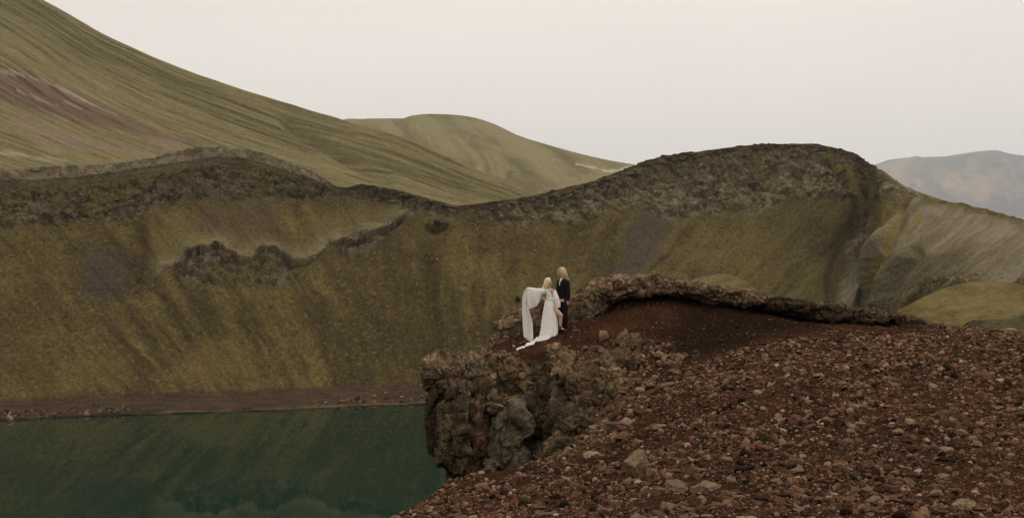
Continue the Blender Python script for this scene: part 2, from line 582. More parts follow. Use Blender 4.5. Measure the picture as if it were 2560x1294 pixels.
gx, gy, gd, rows = loft(cols, pxq, [3, 16, 46, 52, 64, 66, 18, 4, 6])
P0 = unproj(gx, gy, gd)
P = P0.copy()
N = grid_normals(P)
N *= -np.sign(np.sum(N * P, -1, keepdims=True))          # face the viewer's side
R_ = np.broadcast_to(rows[:, None], gx.shape)
nz = fbm(P / 26, 4, 0.55, 41)
nf = fbm(P / 5.5, 4, 0.6, 42)
# fall-line coordinate
sl = np.interp(gx, [-900, 0, 400, 800, 1090, 1400, 1700, 2000, 2200, 2600], [0.6, 0.75, 0.8, 0.5, 0.05, -0.15, -0.75, -0.9, -0.7, -0.5])
qf = gx - sl * (gy - 700)
qf = qf + 26 * fbm(P / 30, 3, 0.5, 141) + 7 * fbm(P / 7, 2, 0.5, 142)
smod = np.clip(0.58 + 1.0 * fbm(P / 45, 3, 0.5, 143), 0.08, 1.0)
streak = fbm(v3(qf / 40, gy / 190, 0 * gx), 5, 0.62, 43) * smod
streak2 = fbm(v3(qf / 13, gy / 70, 0 * gx), 4, 0.65, 44)
# crag masks
crag = np.zeros(gx.shape)
for poly, wd in [([(-900, 440), (0, 440), (200, 440), (350, 418), (480, 398), (560, 392), (640, 402), (720, 425), (800, 452), (850, 478), (840, 490), (700, 494), (600, 490), (480, 492), (400, 518), (345, 545), (230, 555), (100, 560), (0, 572), (-900, 580)], 12),
                 ([(850, 472), (940, 470), (1050, 492), (1150, 515), (1130, 545), (1040, 530), (930, 500), (860, 492)], 9),
                 ([(1210, 545), (1225, 525), (1260, 508), (1350, 490), (1470, 458), (1590, 418), (1650, 396), (1750, 382), (1900, 365), (2000, 362), (2060, 370), (2100, 410), (2130, 450), (2140, 490), (2040, 490), (1990, 480), (1950, 500), (1900, 528), (1850, 535), (1750, 530), (1680, 545), (1600, 510), (1480, 540), (1350, 555), (1250, 558)], 12),
                 ([(2100, 385), (2150, 393), (2200, 428), (2260, 468), (2350, 502), (2300, 505), (2230, 485), (2180, 470), (2130, 440)], 9),
                 ([(425, 685), (470, 632), (540, 614), (560, 625), (600, 655), (655, 632), (690, 632), (735, 660), (735, 690), (680, 720), (640, 705), (560, 705), (490, 705)], 7),
                 ([(840, 610), (900, 590), (960, 575), (1000, 552), (985, 580), (940, 612), (900, 640), (860, 640)], 6),
                 ([(2140, 560), (2180, 540), (2170, 600), (2150, 650), (2120, 640)], 8),
                 ([(2195, 768), (2245, 735), (2300, 715), (2400, 695), (2480, 696), (2700, 728), (2700, 745), (2480, 706), (2400, 708), (2300, 735), (2240, 775)], 10)]:
    crag = np.maximum(crag, sstep(-1.8 * wd, 1.3 * wd, poly_sd(gx, gy, poly) + 20 * nz + 16 * nf))
crag = crag * (1 - sstep(5.72, 5.95, R_) * sstep(880, 790, gx))
band = sstep(5.9, 6.02, R_) * sstep(7.25, 7.0, R_) * sstep(900, 760, gx)
band2 = sstep(5.3, 5.9, R_) * sstep(7.3, 7.0, R_) * sstep(2250, 2150, gx)
# relief
disp = nz * 2.2 * sstep(1.9, 2.5, R_) + nf * 0.5 * sstep(1.9, 2.3, R_) + streak * 1.3 * sstep(2.0, 2.6, R_) * (1 - crag) + streak2 * 0.35 * sstep(2, 2.4, R_)
ci = crag > 0.03
Pc = P[ci]
Qc = Pc + 1.2 * v3(nf[ci], nz[ci], fbm(Pc / 4, 2, 0.5, 148))
a1_, b1_, cid = facets(Qc / 7.5, 1, 0.8, 0.7)
a2_, b2_, gid = facets(Qc / 2.6, 2, 0.9, 0.8)
crd = 7.5 * 0.19 * a1_ + 2.6 * 0.30 * a2_ - 0.8 * sstep(0.1, 0.0, b1_) - 0.4 * sstep(0.12, 0, b2_) + fbm(Pc / 3.2, 4, 0.65, 45, True) * 0.8 + fbm(Pc / 0.9, 2, 0.6, 46) * 0.45
disp[ci] += crag[ci] * crd * np.where(gx[ci] > 2170, 0.45, 1.0) * (1 - 0.75 * sstep(6.3, 6.9, R_[ci]))
# small knobs of rock breaking the moss
kn = sstep(0.42, 0.6, fbm(P / 7.0, 3, 0.6, 47)) * sstep(2.3, 3.0, R_) * sstep(5.9, 5.2, R_) * (1 - crag)
disp += kn * 0.55
# tall columns on the rim band
vj = worley(v3(P[..., 0] / 2.4, P[..., 1] / 9, P[..., 2] / 6.0), 6)
disp += band * (np.minimum(vj[1] - vj[0], 0.5) * 1.6 - 0.4)
disp += -1.3 * sstep(0.1, 0.03, np.abs(R_ - 5.93)) * sstep(880, 790, gx)
disp += (1 - band) * band2 * fbm(v3(P[..., 0] / 3.0, P[..., 1] / 6, P[..., 2] / 1.5), 3, 0.6, 49) * 0.9


def lip(line, amp, above, cut=0.0):
    d_, s_ = pl_dist(gx, gy + 5 * nf, line)
    return np.where(s_ > 0, amp * np.exp(-(d_ / above) ** 1.5), -cut * np.exp(-(d_ / 9) ** 2))


lp1 = [(420, 685), (445, 668), (470, 640), (495, 628), (520, 624), (535, 613), (560, 622), (595, 652), (625, 650), (650, 634), (680, 630), (705, 640), (728, 658), (760, 652), (790, 640), (812, 618)]
lp2 = [(845, 608), (870, 612), (905, 604), (930, 582), (960, 578), (985, 566), (1003, 545)]
lmod = np.clip(0.6 + 1.4 * fbm(P / 9, 3, 0.6, 171), 0.05, 1.3)
disp += (lip(lp1, 1.5, 24, 2.0) + lip(lp2, 1.5, 22, 2.2)) * lmod
disp += lip([(1075, 568), (1090, 575), (1110, 566)], 1.6, 12, 1.5)
# gullies and spines
for line, amp, wd in [([(1070, 650), (1085, 700), (1076, 760), (1094, 840), (1090, 900)], -2.2, 15), ([(1040, 690), (1060, 800), (1075, 960)], 1.6, 22),
                      ([(375, 560), (380, 640), (420, 720), (480, 820)], 2.2, 26), ([(345, 575), (352, 640), (330, 720)], -2.0, 18),
                      ([(2075, 880), (2085, 760), (2078, 680), (2110, 610), (2160, 545)], -1.8, 16), ([(1885, 395), (1900, 430), (1935, 470)], -2.6, 13),
                      ([(2075, 410), (2095, 435), (2130, 470), (2150, 500)], -2.4, 14),
                      ([(2300, 512), (2235, 560), (2190, 610), (2160, 690), (2130, 760)], 3.6, 15), ([(2265, 525), (2225, 590), (2195, 660), (2170, 760)], -3.0, 13),
                      ([(2330, 560), (2270, 620), (2230, 680), (2195, 760)], 3.0, 16), ([(2300, 640), (2250, 700), (2215, 770)], -2.2, 12),
                      ([(1460, 560), (1380, 700), (1340, 830)], -1.8, 30), ([(560, 705), (600, 800), (640, 930)], -1.2, 22), ([(735, 690), (790, 760), (840, 860)], -1.3, 20)]:
    disp += amp * np.exp(-(pl_dist(gx, gy, line)[0] / wd) ** 2)
silv0 = sstep(2150, 2300, gx) * sstep(4.95, 4.6, R_) * sstep(2.6, 3.2, R_)
flow = fbm(v3((gx + 1.15 * (gy - 600)) / 95, (gy - 0.3 * gx) / 420, 0 * gx + 2.5), 3, 0.45, 191)
disp += silv0 * (flow * 4.5 - 0.8 * nz) 
disp += sstep(1.95, 2.02, R_) * sstep(2.35, 2.02, R_) * 0.5      # turf lip above the beach
disp *= sstep(0.6, 1.3, R_) * sstep(7.9, 7.0, R_)
disp += (0.75 * fbm(P / 11, 3, 0.55, 195) + 0.25 * fbm(P / 2.5, 2, 0.5, 196)) * sstep(0.3, 0.8, R_) * sstep(1.95, 1.3, R_)
P = P + N * disp[..., None]
# colours
moss, mossy, mossd, brown = lin(93, 81, 50), lin(118, 104, 62), lin(57, 49, 34), lin(74, 62, 47)
col = lerp(moss, mossd, sstep(-0.15, 0.45, streak + 0.35 * nz))
col = lerp(col, mossy, sstep(0.02, 0.5, -streak * 0.8 + streak2 * 0.5 - 0.3 * nz + 0.25 * nf) * 0.85)
col = lerp(col, brown, sstep(0.0, 0.4, nz + 0.45 * streak2) * 0.65)
bigp = fbm(P0 / 70, 3, 0.5, 161)
col = lerp(col, mossd, sstep(0.0, 0.45, bigp + 0.3 * streak) * 0.55)
col = lerp(col, mossy, sstep(0.05, 0.5, -bigp + 0.4 * streak2) * 0.5)
fine_n = fbm(P0 / 1.7, 3, 0.6, 51)
col = lerp(col, mossd * 0.7, sstep(0.05, 0.45, fine_n) * 0.6)
col = lerp(col, mossy * 1.1, sstep(0.1, 0.5, fbm(P0 / 1.1, 2, 0.6, 151) - 0.3 * streak) * 0.45)
col = lerp(col, lin(90, 80, 70), sstep(0.3, 0.55, fbm(v3(qf / 45, gy / 120, 3 + 0 * gx), 4, 0.55, 52)) * sstep(2.2, 3, R_) * 0.75)
right = sstep(1300, 1800, gx)
col = lerp(col, lin(102, 94, 64), right * 0.6 * sstep(0.2, -0.3, streak))


def patch(poly, c, wd, amt, nam=20):
    global col
    m_ = sstep(-wd, wd, poly_sd(gx, gy, poly) + nam * nz + nam * 0.7 * streak2)
    col = lerp(col, c, m_ * amt)


patch([(1610, 500), (1680, 520), (1660, 580), (1640, 640), (1600, 690), (1530, 690), (1560, 620)], lin(78, 70, 62), 18, 0.8, 30)
patch([(480, 500), (640, 495), (720, 520), (690, 590), (560, 600), (500, 560)], lin(84, 72, 56), 36, 0.7, 40)
patch([(215, 620), (300, 640), (290, 740), (230, 740)], lin(74, 66, 57), 22, 0.7, 34)
patch([(385, 560), (440, 530), (480, 560), (500, 610), (440, 660), (395, 640)], lin(108, 97, 60), 40, 0.55, 40)
patch([(520, 840), (600, 850), (600, 930), (470, 960), (420, 940)], lin(112, 97, 58), 22, 0.5)
patch([(150, 900), (320, 890), (330, 960), (150, 975)], lin(104, 90, 54), 20, 0.5)
patch([(760, 520), (900, 505), (960, 520), (930, 570), (820, 610), (740, 590)], lin(106, 96, 60), 40, 0.5, 40)
shelf = np.maximum(lip(lp1, 1, 26), lip(lp2, 1, 30))
col = lerp(col, lin(136, 126, 97), shelf * sstep(-0.5, 0.4, nf + 0.25) * 0.85)
cn = fbm(P0 / 4.5, 4, 0.62, 53)
rtone = np.interp(gx, [-900, 900, 1300, 2600], [1.15, 1.15, 1.85, 1.85])
rock = lerp(lin(96, 86, 67), lin(58, 51, 39), sstep(-0.3, 0.4, cn))
rock = lerp(rock, lin(126, 114, 92), sstep(0.1, 0.5, fbm(P0 / 1.6, 3, 0.65, 54)) * 0.8)
rock = rock * rtone[..., None]
ym = sstep(0.0, 0.45, fbm(P0 / 9, 4, 0.6, 55) + np.interp(gx, [-900, 150, 420, 700, 2600], [0.12, 0.10, 0.0, -0.15, -0.15]) + 0.35 * sstep(5.2, 5.9, R_) * sstep(800, 500, gx))
rock = lerp(rock, lin(104, 92, 50), ym * 0.75)
rock = lerp(rock, moss, sstep(0.1, 0.45, fbm(P0 / 18, 3, 0.55, 163)) * 0.6)
col = lerp(col, rock, crag)
col = lerp(col, lin(146, 134, 111) * (0.85 + 0.45 * cn[..., None]), band * 0.9)
col = lerp(col, lin(80, 70, 55), (1 - band) * band2 * 0.5)
silver = sstep(-14, 14, poly_sd(gx, gy, [(2105, 700), (2165, 600), (2240, 520), (2320, 508), (2460, 540), (2700, 585), (2700, 745), (2480, 715), (2400, 690), (2300, 705), (2230, 745), (2150, 800), (2080, 840)]) + 16 * nz + 8 * nf)
ffine = fbm(v3((gx + 1.15 * (gy - 600)) / 16, (gy - 0.3 * gx) / 90, 0 * gx + 7.5), 4, 0.6, 193)
sil = lerp(lin(128, 120, 101), lin(104, 95, 73), sstep(-0.35, 0.35, 0.7 * flow + 0.35 * nz + 0.75 * ffine))
col = lerp(col, sil, silver * (1 - 0.75 * crag) * 0.92)
disp_f = 0.5 * ffine * silver * (1 - crag) * sstep(2.2, 2.6, R_) * sstep(6.5, 6.0, R_)
P = P + N * disp_f[..., None]
for l_, wd in [([(2262, 522), (2225, 580), (2190, 660), (2175, 720)], 13), ([(2300, 545), (2260, 600), (2215, 690), (2195, 740)], 11), ([(2120, 420), (2150, 490)], 10), ([(2070, 372), (2110, 440)], 8), ([(1890, 385), (1930, 460)], 7)]:
    col = lerp(col, lin(122, 110, 56), sstep(wd, 2, pl_dist(gx, gy, l_)[0] + 7 * nf) * 0.8)
col = lerp(col, lin(78, 68, 50), sstep(24, 6, pl_dist(gx, gy, [(2085, 800), (2080, 700), (2110, 610), (2150, 550)])[0] + 10 * nz) * 0.6)
beach = sstep(2.02, 1.96, R_ + 0.05 * nf)
bc = lerp(lin(80, 66, 52), lin(62, 52, 40), sstep(-0.4, 0.4, fbm(v3(gx / 60, gy / 5, 0 * gx), 3, 0.6, 57)))
bc = lerp(bc, lin(40, 36, 29), sstep(1.25, 1.0, R_ + 0.12 * nf))
bc = lerp(bc, lin(120, 98, 76), sstep(0.07, 0.03, np.abs(R_ - 1.08)) * sstep(300, 420, gx) * sstep(-0.3, 0.3, nf + 0.15) * 0.55)
col = lerp(col, bc, beach)
col = lerp(col, lin(36, 36, 30), sstep(1.0, 0.9, R_))
col = lerp(col, rock * 1.35, sstep(0.5, 0.62, fbm(P0 / 1.5, 2, 0.6, 152) + 0.1 * nz) * (1 - crag) * sstep(2.2, 2.6, R_) * 0.6)
hue = fbm(P0 / 14, 3, 0.5, 58)
col = col * (1 + 0.12 * hue)[..., None]
spk = np.clip(0.85 + 0.15 * crag - 0.25 * silver * (1 - crag), 0.2, 1)
obj('crater_slope', new_mesh('crater_slope', P.reshape(-1, 3), grid_faces(*P.shape[:2]), col.reshape(-1, 3), True, spk.ravel()), M_wall, kind='structure')
WALL_P, WALL_X, WALL_Y = P, gx, gy

# green mound and small pale knoll in front of the right arm
def mound(name, ridge, d, back, base_d, cl, n_, seed, amp):
    xs = [r[0] for r in ridge]
    cols = [(x, [(y + 40, d + back), (y, d), ((y + 860) / 2, (d + base_d) / 2), (900, base_d)]) for x, y in ridge]
    gx, gy, gd, rows = loft(cols, np.linspace(xs[0], xs[-1], n_), [8, 60, 24])
    P = unproj(gx, gy, gd)
    al_ = np.full(P.shape[0] * P.shape[1], 0.55)
    N = grid_normals(P)
    N *= -np.sign(np.sum(N * P, -1, keepdims=True))
    n1 = fbm(P / 9, 4, 0.55, seed)
    st = fbm(v3((gx + gy * 1.2) / 60, gy / 26, 0 * gx), 4, 0.6, seed + 3)
    P = P + N * ((n1 * amp + st * amp * 0.5) * sstep(1.0, 1.3, rows)[:, None])[..., None]
    c = lerp(lin(*cl[0]), lin(*cl[1]), sstep(-0.25, 0.35, st + 0.4 * n1))
    return obj(name, new_mesh(name, P.reshape(-1, 3), grid_faces(*P.shape[:2]), c.reshape(-1, 3), True, al_), M_wall, kind='structure')


mound('green_mound', [(2100, 900), (2180, 820), (2230, 782), (2270, 762), (2320, 737), (2380, 714), (2440, 704), (2490, 702), (2540, 708), (2600, 728), (2700, 770), (2900, 850)], 140, 40, 105, ((112, 100, 68), (94, 84, 54)), 260, 61, 1.0)
mound('pale_knoll', [(1640, 770), (1690, 725), (1730, 700), (1765, 690), (1800, 684), (1825, 686), (1850, 695), (1880, 715), (1930, 760), (1980, 800)], 190, 25, 160, ((108, 99, 68), (90, 81, 52)), 140, 64, 0.6)
mound('dark_bank', [(2350, 860), (2400, 822), (2430, 806), (2470, 798), (2520, 796), (2570, 784), (2640, 772), (2760, 770), (2900, 800)], 92, 20, 70, ((84, 79, 58), (62, 58, 42)), 140, 66, 1.4)

# ------------------------------------------------------------------ lake
lx, ly = np.meshgrid(np.linspace(-330, 330, 12), np.linspace(20, 320, 8))
Pl = np.stack([lx, ly, np.full_like(lx, LAKE_Z)], -1)
M_lake = bpy.data.materials.new('still_green_water')
M_lake.use_nodes = True
nt = M_lake.node_tree
b = nt.nodes['Principled BSDF']
b.inputs['Base Color'].default_value = (0.004, 0.022, 0.014, 1)
b.inputs['Roughness'].default_value = 0.008
b.inputs['IOR'].default_value = 1.38
tc = nt.nodes.new('ShaderNodeTexCoord')
mp = nt.nodes.new('ShaderNodeMapping')
mp.inputs['Scale'].default_value = (0.35, 1.0, 1.0)
no = nt.nodes.new('ShaderNodeTexNoise')
no.inputs['Scale'].default_value = 1.6
no.inputs['Detail'].default_value = 4
bp = nt.nodes.new('ShaderNodeBump')
bp.inputs['Strength'].default_value = 0.03
bp.inputs['Distance'].default_value = 0.04
nt.links.new(tc.outputs['Object'], mp.inputs['Vector'])
nt.links.new(mp.outputs['Vector'], no.inputs['Vector'])
nt.links.new(no.outputs['Fac'], bp.inputs['Height'])
nt.links.new(bp.outputs['Normal'], b.inputs['Normal'])
obj('lake', new_mesh('lake', Pl.reshape(-1, 3), grid_faces(8, 12)), M_lake, kind='structure')

# ------------------------------------------------------------------ foreground ground sheet
CP = [  # terrace under the couple
    (1080, 908, 26.6), (1150, 900, 26.8), (1200, 908, 26.0), (1300, 905, 26.2), (1300, 872, 28.6), (1240, 876, 29.2), (1350, 892, 27.2), (1405, 826, 29.3),
    (1400, 872, 27.7), (1450, 806, 29.9), (1450, 884, 26.9), (1500, 852, 27.7), (1500, 784, 30.3), (1560, 762, 30.8), (1650, 748, 31.2), (1760, 756, 31.5),
    (1900, 775, 32), (2000, 796, 32.3), (2100, 804, 32.6), (2300, 810, 33), (2400, 818, 33), (2560, 828, 33), (3000, 842, 32), (1500, 752, 32.5), (1560, 736, 33), (1650, 732, 33.2), (1760, 740, 33.4), (1900, 762, 33.6),
    # the long gravel slope
    (980, 1300, 13.5), (1140, 1206, 18.8), (1230, 1242, 20.5), (1300, 1222, 20.5), (1370, 1168, 21.3), (1430, 1108, 21.8), (1480, 1034, 22.5), (1540, 962, 23.5),
    (1560, 912, 25.3), (1280, 1294, 11.5), (1400, 1200, 15), (1500, 1100, 17.5), (1600, 1170, 12.5), (1600, 1294, 9), (1600, 1000, 19.5), (1650, 900, 24),
    (1700, 850, 27), (1800, 800, 29.8), (1800, 900, 22.5), (1700, 1000, 17.5), (1900, 1100, 12), (2000, 1294, 7.9), (2000, 1000, 15.2), (2100, 900, 20.5),
    (2200, 850, 25.5), (2300, 1000, 14.6), (2300, 1150, 10.2), (2560, 1294, 7.5), (2560, 1000, 14.3), (2560, 900, 20), (3000, 1000, 14), (3000, 1294, 7.5), (1280, 1900, 4.2), (2200, 1900, 3.7), (600, 1900, 4.8)]
LOWX = [(1000, 1330, 22), (1100, 1240, 24), (1250, 1250, 25), (1250, 1270, 27), (1100, 1250, 27), (1400, 1125, 25), (1400, 1130, 27), (1500, 985, 25.5), (1500, 970, 27), (1300, 1150, 29)]
CP_TOP = CP[:28] + CP[43:]
CP_LOW = [c for c in CP[12:] ] + LOWX


class RBF:
    def __init__(self, cp):
        W = unproj([c[0] for c in cp], [c[1] for c in cp], [c[2] for c in cp])
        n = len(W)
        self.q = W[:, :2]
        M_ = np.zeros((n + 3, n + 3))
        M_[:n, :n] = self.ker(self.q)
        M_[:n, n] = 1
        M_[:n, n + 1:] = self.q
        M_[n, :n] = 1
        M_[n + 1:, :n] = self.q.T
        self.s = np.linalg.solve(M_, np.concatenate([W[:, 2], np.zeros(3)]))
        self.n = n

    def ker(self, A_):
        return np.sqrt(((A_[:, None, :] - self.q[None]) ** 2).sum(-1) + 0.8)

    def __call__(self, q):
        return self.ker(q) @ self.s[:self.n] + self.s[self.n] + q @ self.s[self.n + 1:]


RB_TOP, RB_LOW = RBF(CP_TOP), RBF(CP_LOW)
BP = [(300, 2.5), (820, 8), (930, 11.5), (985, 14), (1140, 19), (1200, 21.5), (1240, 24.5), (1190, 25.7), (1165, 26.4), (1170, 27.8), (1245, 30.4), (1400, 31.6), (1560, 32.5), (1760, 33.0), (2100, 33.6), (2340, 33.8), (2560, 33.8), (3400, 33), (3600, 2.5)]
BPW = [tuple(unproj(p, CY, d)[:2]) for p, d in BP]
TERR = [tuple(unproj(p, CY, d)[:2]) for p, d in [(700, 25.4), (1100, 25.4), (1250, 25.6), (1400, 25.6), (1480, 25.6), (1530, 25.6), (1580, 26.2), (1620, 28), (1640, 31), (1640, 40), (600, 40)]]


def ground_base(x, y):
    q = np.stack([np.ravel(x), np.ravel(y)], -1)
    z = np.empty(len(q))
    for k in range(0, len(q), 40000):
        s = slice(k, k + 40000)
        wt = sstep(-0.12, 0.12, poly_sd(q[s][:, 0], q[s][:, 1], TERR))
        z[s] = RB_TOP(q[s]) * wt + RB_LOW(q[s]) * (1 - wt)
    sd = poly_sd(q[:, 0], q[:, 1], BPW)
    out = np.clip(-sd, 0, None)
    z = np.clip(z, -6.5, 0.5) - np.minimum(out, 0.6) * 14.0 - np.clip(out - 0.6, 0, None) * 1.1
    return np.maximum(z, LAKE_Z - 4).reshape(np.shape(x)), sd.reshape(np.shape(x))


def ground_z(x, y):
    z, sd = ground_base(x, y)
    p = v3(x, y, 0 * np.asarray(x))
    z = z + 0.10 * fbm(p / 1.6, 3, 0.5, 71) + 0.035 * fbm(p / 0.35, 3, 0.55, 72)
    return z


pxg = np.concatenate([np.linspace(-600, 940, 60), np.linspace(945, 2640, 430), np.linspace(2650, 3600, 50)])
dg = np.concatenate([3.0 * (45 / 3.0) ** np.linspace(0, 1, 400), np.linspace(46, 100, 40)])
GX, GD = np.meshgrid((pxg - CX) / F, dg)
GXw = GX * GD
Zg = ground_z(GXw, GD)
Pf = np.stack([GXw, GD, Zg], -1)
Gpx, Gpy = CX + Pf[..., 0] / Pf[..., 1] * F, CY - Pf[..., 2] / Pf[..., 1] * F
SMOOTH = [(1255, 900), (1290, 872), (1400, 828), (1480, 792), (1560, 752), (1700, 742), (1900, 770), (2100, 798), (2340, 815), (2250, 832), (2000, 838), (1880, 862), (1790, 885), (1720, 872), (1620, 842), (1520, 846), (1440, 870), (1360, 896)]
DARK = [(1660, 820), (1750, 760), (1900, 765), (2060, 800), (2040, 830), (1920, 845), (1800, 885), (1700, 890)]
gn = fbm(Pf / 1.1, 4, 0.6, 73)
gn2 = fbm(Pf / 3.5, 3, 0.5, 74)
gn3 = fbm(Pf / 0.25, 3, 0.6, 75)
gcol = lerp(lin(60, 40, 29), lin(51, 37, 27), sstep(-0.3, 0.3, gn2))
gcol = lerp(gcol, lin(34, 23, 16), sstep(0.0, 0.5, gn))
redm = sstep(-30, 25, poly_sd(Gpx, Gpy, SMOOTH) + 15 * gn)
gcol = lerp(gcol, lerp(lin(66, 42, 31), lin(43, 29, 22), sstep(-0.3, 0.3, gn)), redm)
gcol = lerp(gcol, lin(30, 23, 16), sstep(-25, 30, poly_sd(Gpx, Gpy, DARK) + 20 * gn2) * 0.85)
gcol = lerp(gcol, lin(98, 78, 60), sstep(0.1, 0.5, gn3) * (0.25 + 0.4 * sstep(2000, 2300, Gpx)) * (1 - 0.7 * redm))
tan = sstep(-30, 40, poly_sd(Gpx, Gpy, [(1380, 930), (1480, 880), (1560, 900), (1600, 960), (1560, 1060), (1480, 1120), (1380, 1150), (1400, 1050)]) + 25 * gn)
gcol = lerp(gcol, lin(92, 76, 56), tan * 0.65)
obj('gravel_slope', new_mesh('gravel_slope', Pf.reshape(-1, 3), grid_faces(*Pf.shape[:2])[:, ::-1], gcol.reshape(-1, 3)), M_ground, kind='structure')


# ------------------------------------------------------------------ rocks shaped from an outline, with real depth
def rock_mesh(name, poly, d0, depth, e=0.55, style='scoria', lean=0.0, swing=0.0, nth=170, nph=70, pal=((104, 86, 66), (62, 52, 40), (126, 108, 86)), seed=0, amp=1.0, grow=1.0):
    poly = np.array(poly, float)
    c = poly.mean(0)
    th = np.linspace(0, 2 * np.pi, nth, endpoint=False)
    # radius of the outline in every direction (star-shaped about its middle)
    Rr = np.zeros(nth)
    for k in range(len(poly)):
        a, b_ = poly[k] - c, poly[(k + 1) % len(poly)] - c
        dx, dy = np.cos(th), np.sin(th)
        ex, ey = b_ - a
        den = dx * ey - dy * ex
        with np.errstate(divide='ignore', invalid='ignore'):
            r = (a[0] * ey - a[1] * ex) / den
            u = (a[0] * dy - a[1] * dx) / den
        ok = (np.abs(den) > 1e-9) & (r > 0) & (u >= -1e-6) & (u <= 1 + 1e-6)
        Rr = np.where(ok, np.maximum(Rr, r), Rr)
    pf = np.linspace(-np.pi / 2, np.pi / 2, 4000)
    cf = np.clip(np.cos(pf), 0, 1) ** e
    sf = np.sign(np.sin(pf)) * np.abs(np.sin(pf)) ** e
    rm = Rr.mean() / F * d0
    arc = np.concatenate([[0], np.cumsum(np.hypot(np.diff(cf) * rm, np.diff(sf) * depth * 0.6))])
    tq_ = np.linspace(0, arc[-1], nph)
    cp, sp = np.interp(tq_, arc, cf), np.interp(tq_, arc, sf)
    Rr = Rr * grow
    px = c[0] + np.outer(cp, Rr * np.cos(th))
    py = c[1] + np.outer(cp, Rr * np.sin(th))
    d = d0 + sp[:, None] * depth + lean * (py - c[1]) / 100 + swing * (px - c[0]) / 100
    P = unproj(px, py, d0)                       # outline at the rock's own distance
    P[..., 1] = d
    du = np.roll(P, -1, 1) - np.roll(P, 1, 1)
    dv = np.gradient(P, axis=0)
    N = np.cross(du, dv)
    N /= np.linalg.norm(N, axis=-1, keepdims=True) + 1e-9
    out = P - P.mean((0, 1))
    N *= np.sign(np.sum(N * out, -1, keepdims=True) + 1e-9)
    N[0], N[-1] = (0, -1, 0), (0, 1, 0)
    S = seed * 1.37
    if style == 'scoria':
        Q = P + 0.10 * v3(fbm(P / 0.4, 3, 0.6, 181), fbm(P / 0.4, 3, 0.6, 182), fbm(P / 0.4, 3, 0.6, 183))
        a1, b1, cid = facets(Q / 0.55, 3, 0.75, 0.6)
        a2, b2, gid = facets(Q / 0.20, 4, 0.9, 0.7)
        pit = sstep(0.25, 0.55, fbm(P / 0.28, 3, 0.6, 187))
        dsp = -0.10 * pit + 0.55 * 0.30 * a1 + 0.20 * 0.40 * a2 - 0.07 * sstep(0.10, 0.0, b1) - 0.03 * sstep(0.14, 0.0, b2) + 0.20 * fbm(P / 0.95, 3, 0.55, 81) + 0.045 * fbm(P / 0.10, 3, 0.65, 82)
    else:
        Q = P + 0.12 * v3(fbm(P / 0.5, 3, 0.6, 184), fbm(P / 0.5, 3, 0.6, 185), fbm(P / 0.5, 3, 0.6, 186))
        a1, b1, cid = facets(v3(Q[..., 0] / 0.85, Q[..., 1] / 0.85, Q[..., 2] / 1.35), 5, 0.7, 0.6)
        a2, b2, gid = facets(v3(Q[..., 0] / 0.26, Q[..., 1] / 0.26, Q[..., 2] / 0.42), 6, 0.8, 0.5)
        dsp = 0.85 * 0.30 * a1 + 0.26 * 0.32 * a2 - 0.08 * sstep(0.06, 0.0, b1) - 0.03 * sstep(0.1, 0.0, b2) + 0.16 * fbm(P / 1.1, 3, 0.55, 83) + 0.035 * fbm(P / 0.2, 4, 0.65, 84) + 0.018 * fbm(P / 0.06, 2, 0.6, 85)
    P = P + N * (dsp * amp)[..., None]
    P[0] = P[0].mean(0)
    P[-1] = P[-1].mean(0)
    n1 = fbm(P / 0.6 + S, 4, 0.6, 86)
    n2 = fbm(P / 0.14 + S, 3, 0.6, 87)
    cl = lerp(lin(*pal[0]), lin(*pal[1]), sstep(-0.25, 0.4, n1 + 0.3 * n2))
    cl = lerp(cl, lin(*pal[2]), sstep(0.05, 0.4, n2 - 0.3 * n1) * 0.85)
    cl = lerp(cl, lin(*pal[1]) * 0.6, sstep(0.1, 0.45, fbm(P / 0.09 + S, 2, 0.6, 88)) * 0.7)
    f = grid_faces(nph, nth, True)
    return new_mesh(name, P.reshape(-1, 3), f, cl.reshape(-1, 3))


CRUST = ((116, 97, 76), (56, 46, 36), (160, 138, 110))
DARKC = ((64, 54, 42), (42, 35, 27), (96, 82, 64))
GREYF = ((86, 74, 58), (54, 46, 36), (112, 98, 78))
RUSTF = ((100, 80, 60), (66, 53, 40), (122, 100, 77))

cliff = bpy.data.objects.new('lava_outcrop', None)
COL.objects.link(cliff)
cliff.location = tuple(unproj(1220, 1200, 23.5))
cliff['label'] = 'big overhanging lava cliff with grey blocky faces and knobbly crust top, jutting over the lake'
cliff['category'] = 'rock'


def part(name, parent, me, mat, label=None):
    o = obj(name, me, mat, parent)
    o.matrix_parent_inverse = Matrix.Translation(-Vector(parent.location))
    if label:
        o['label'] = label
    return o


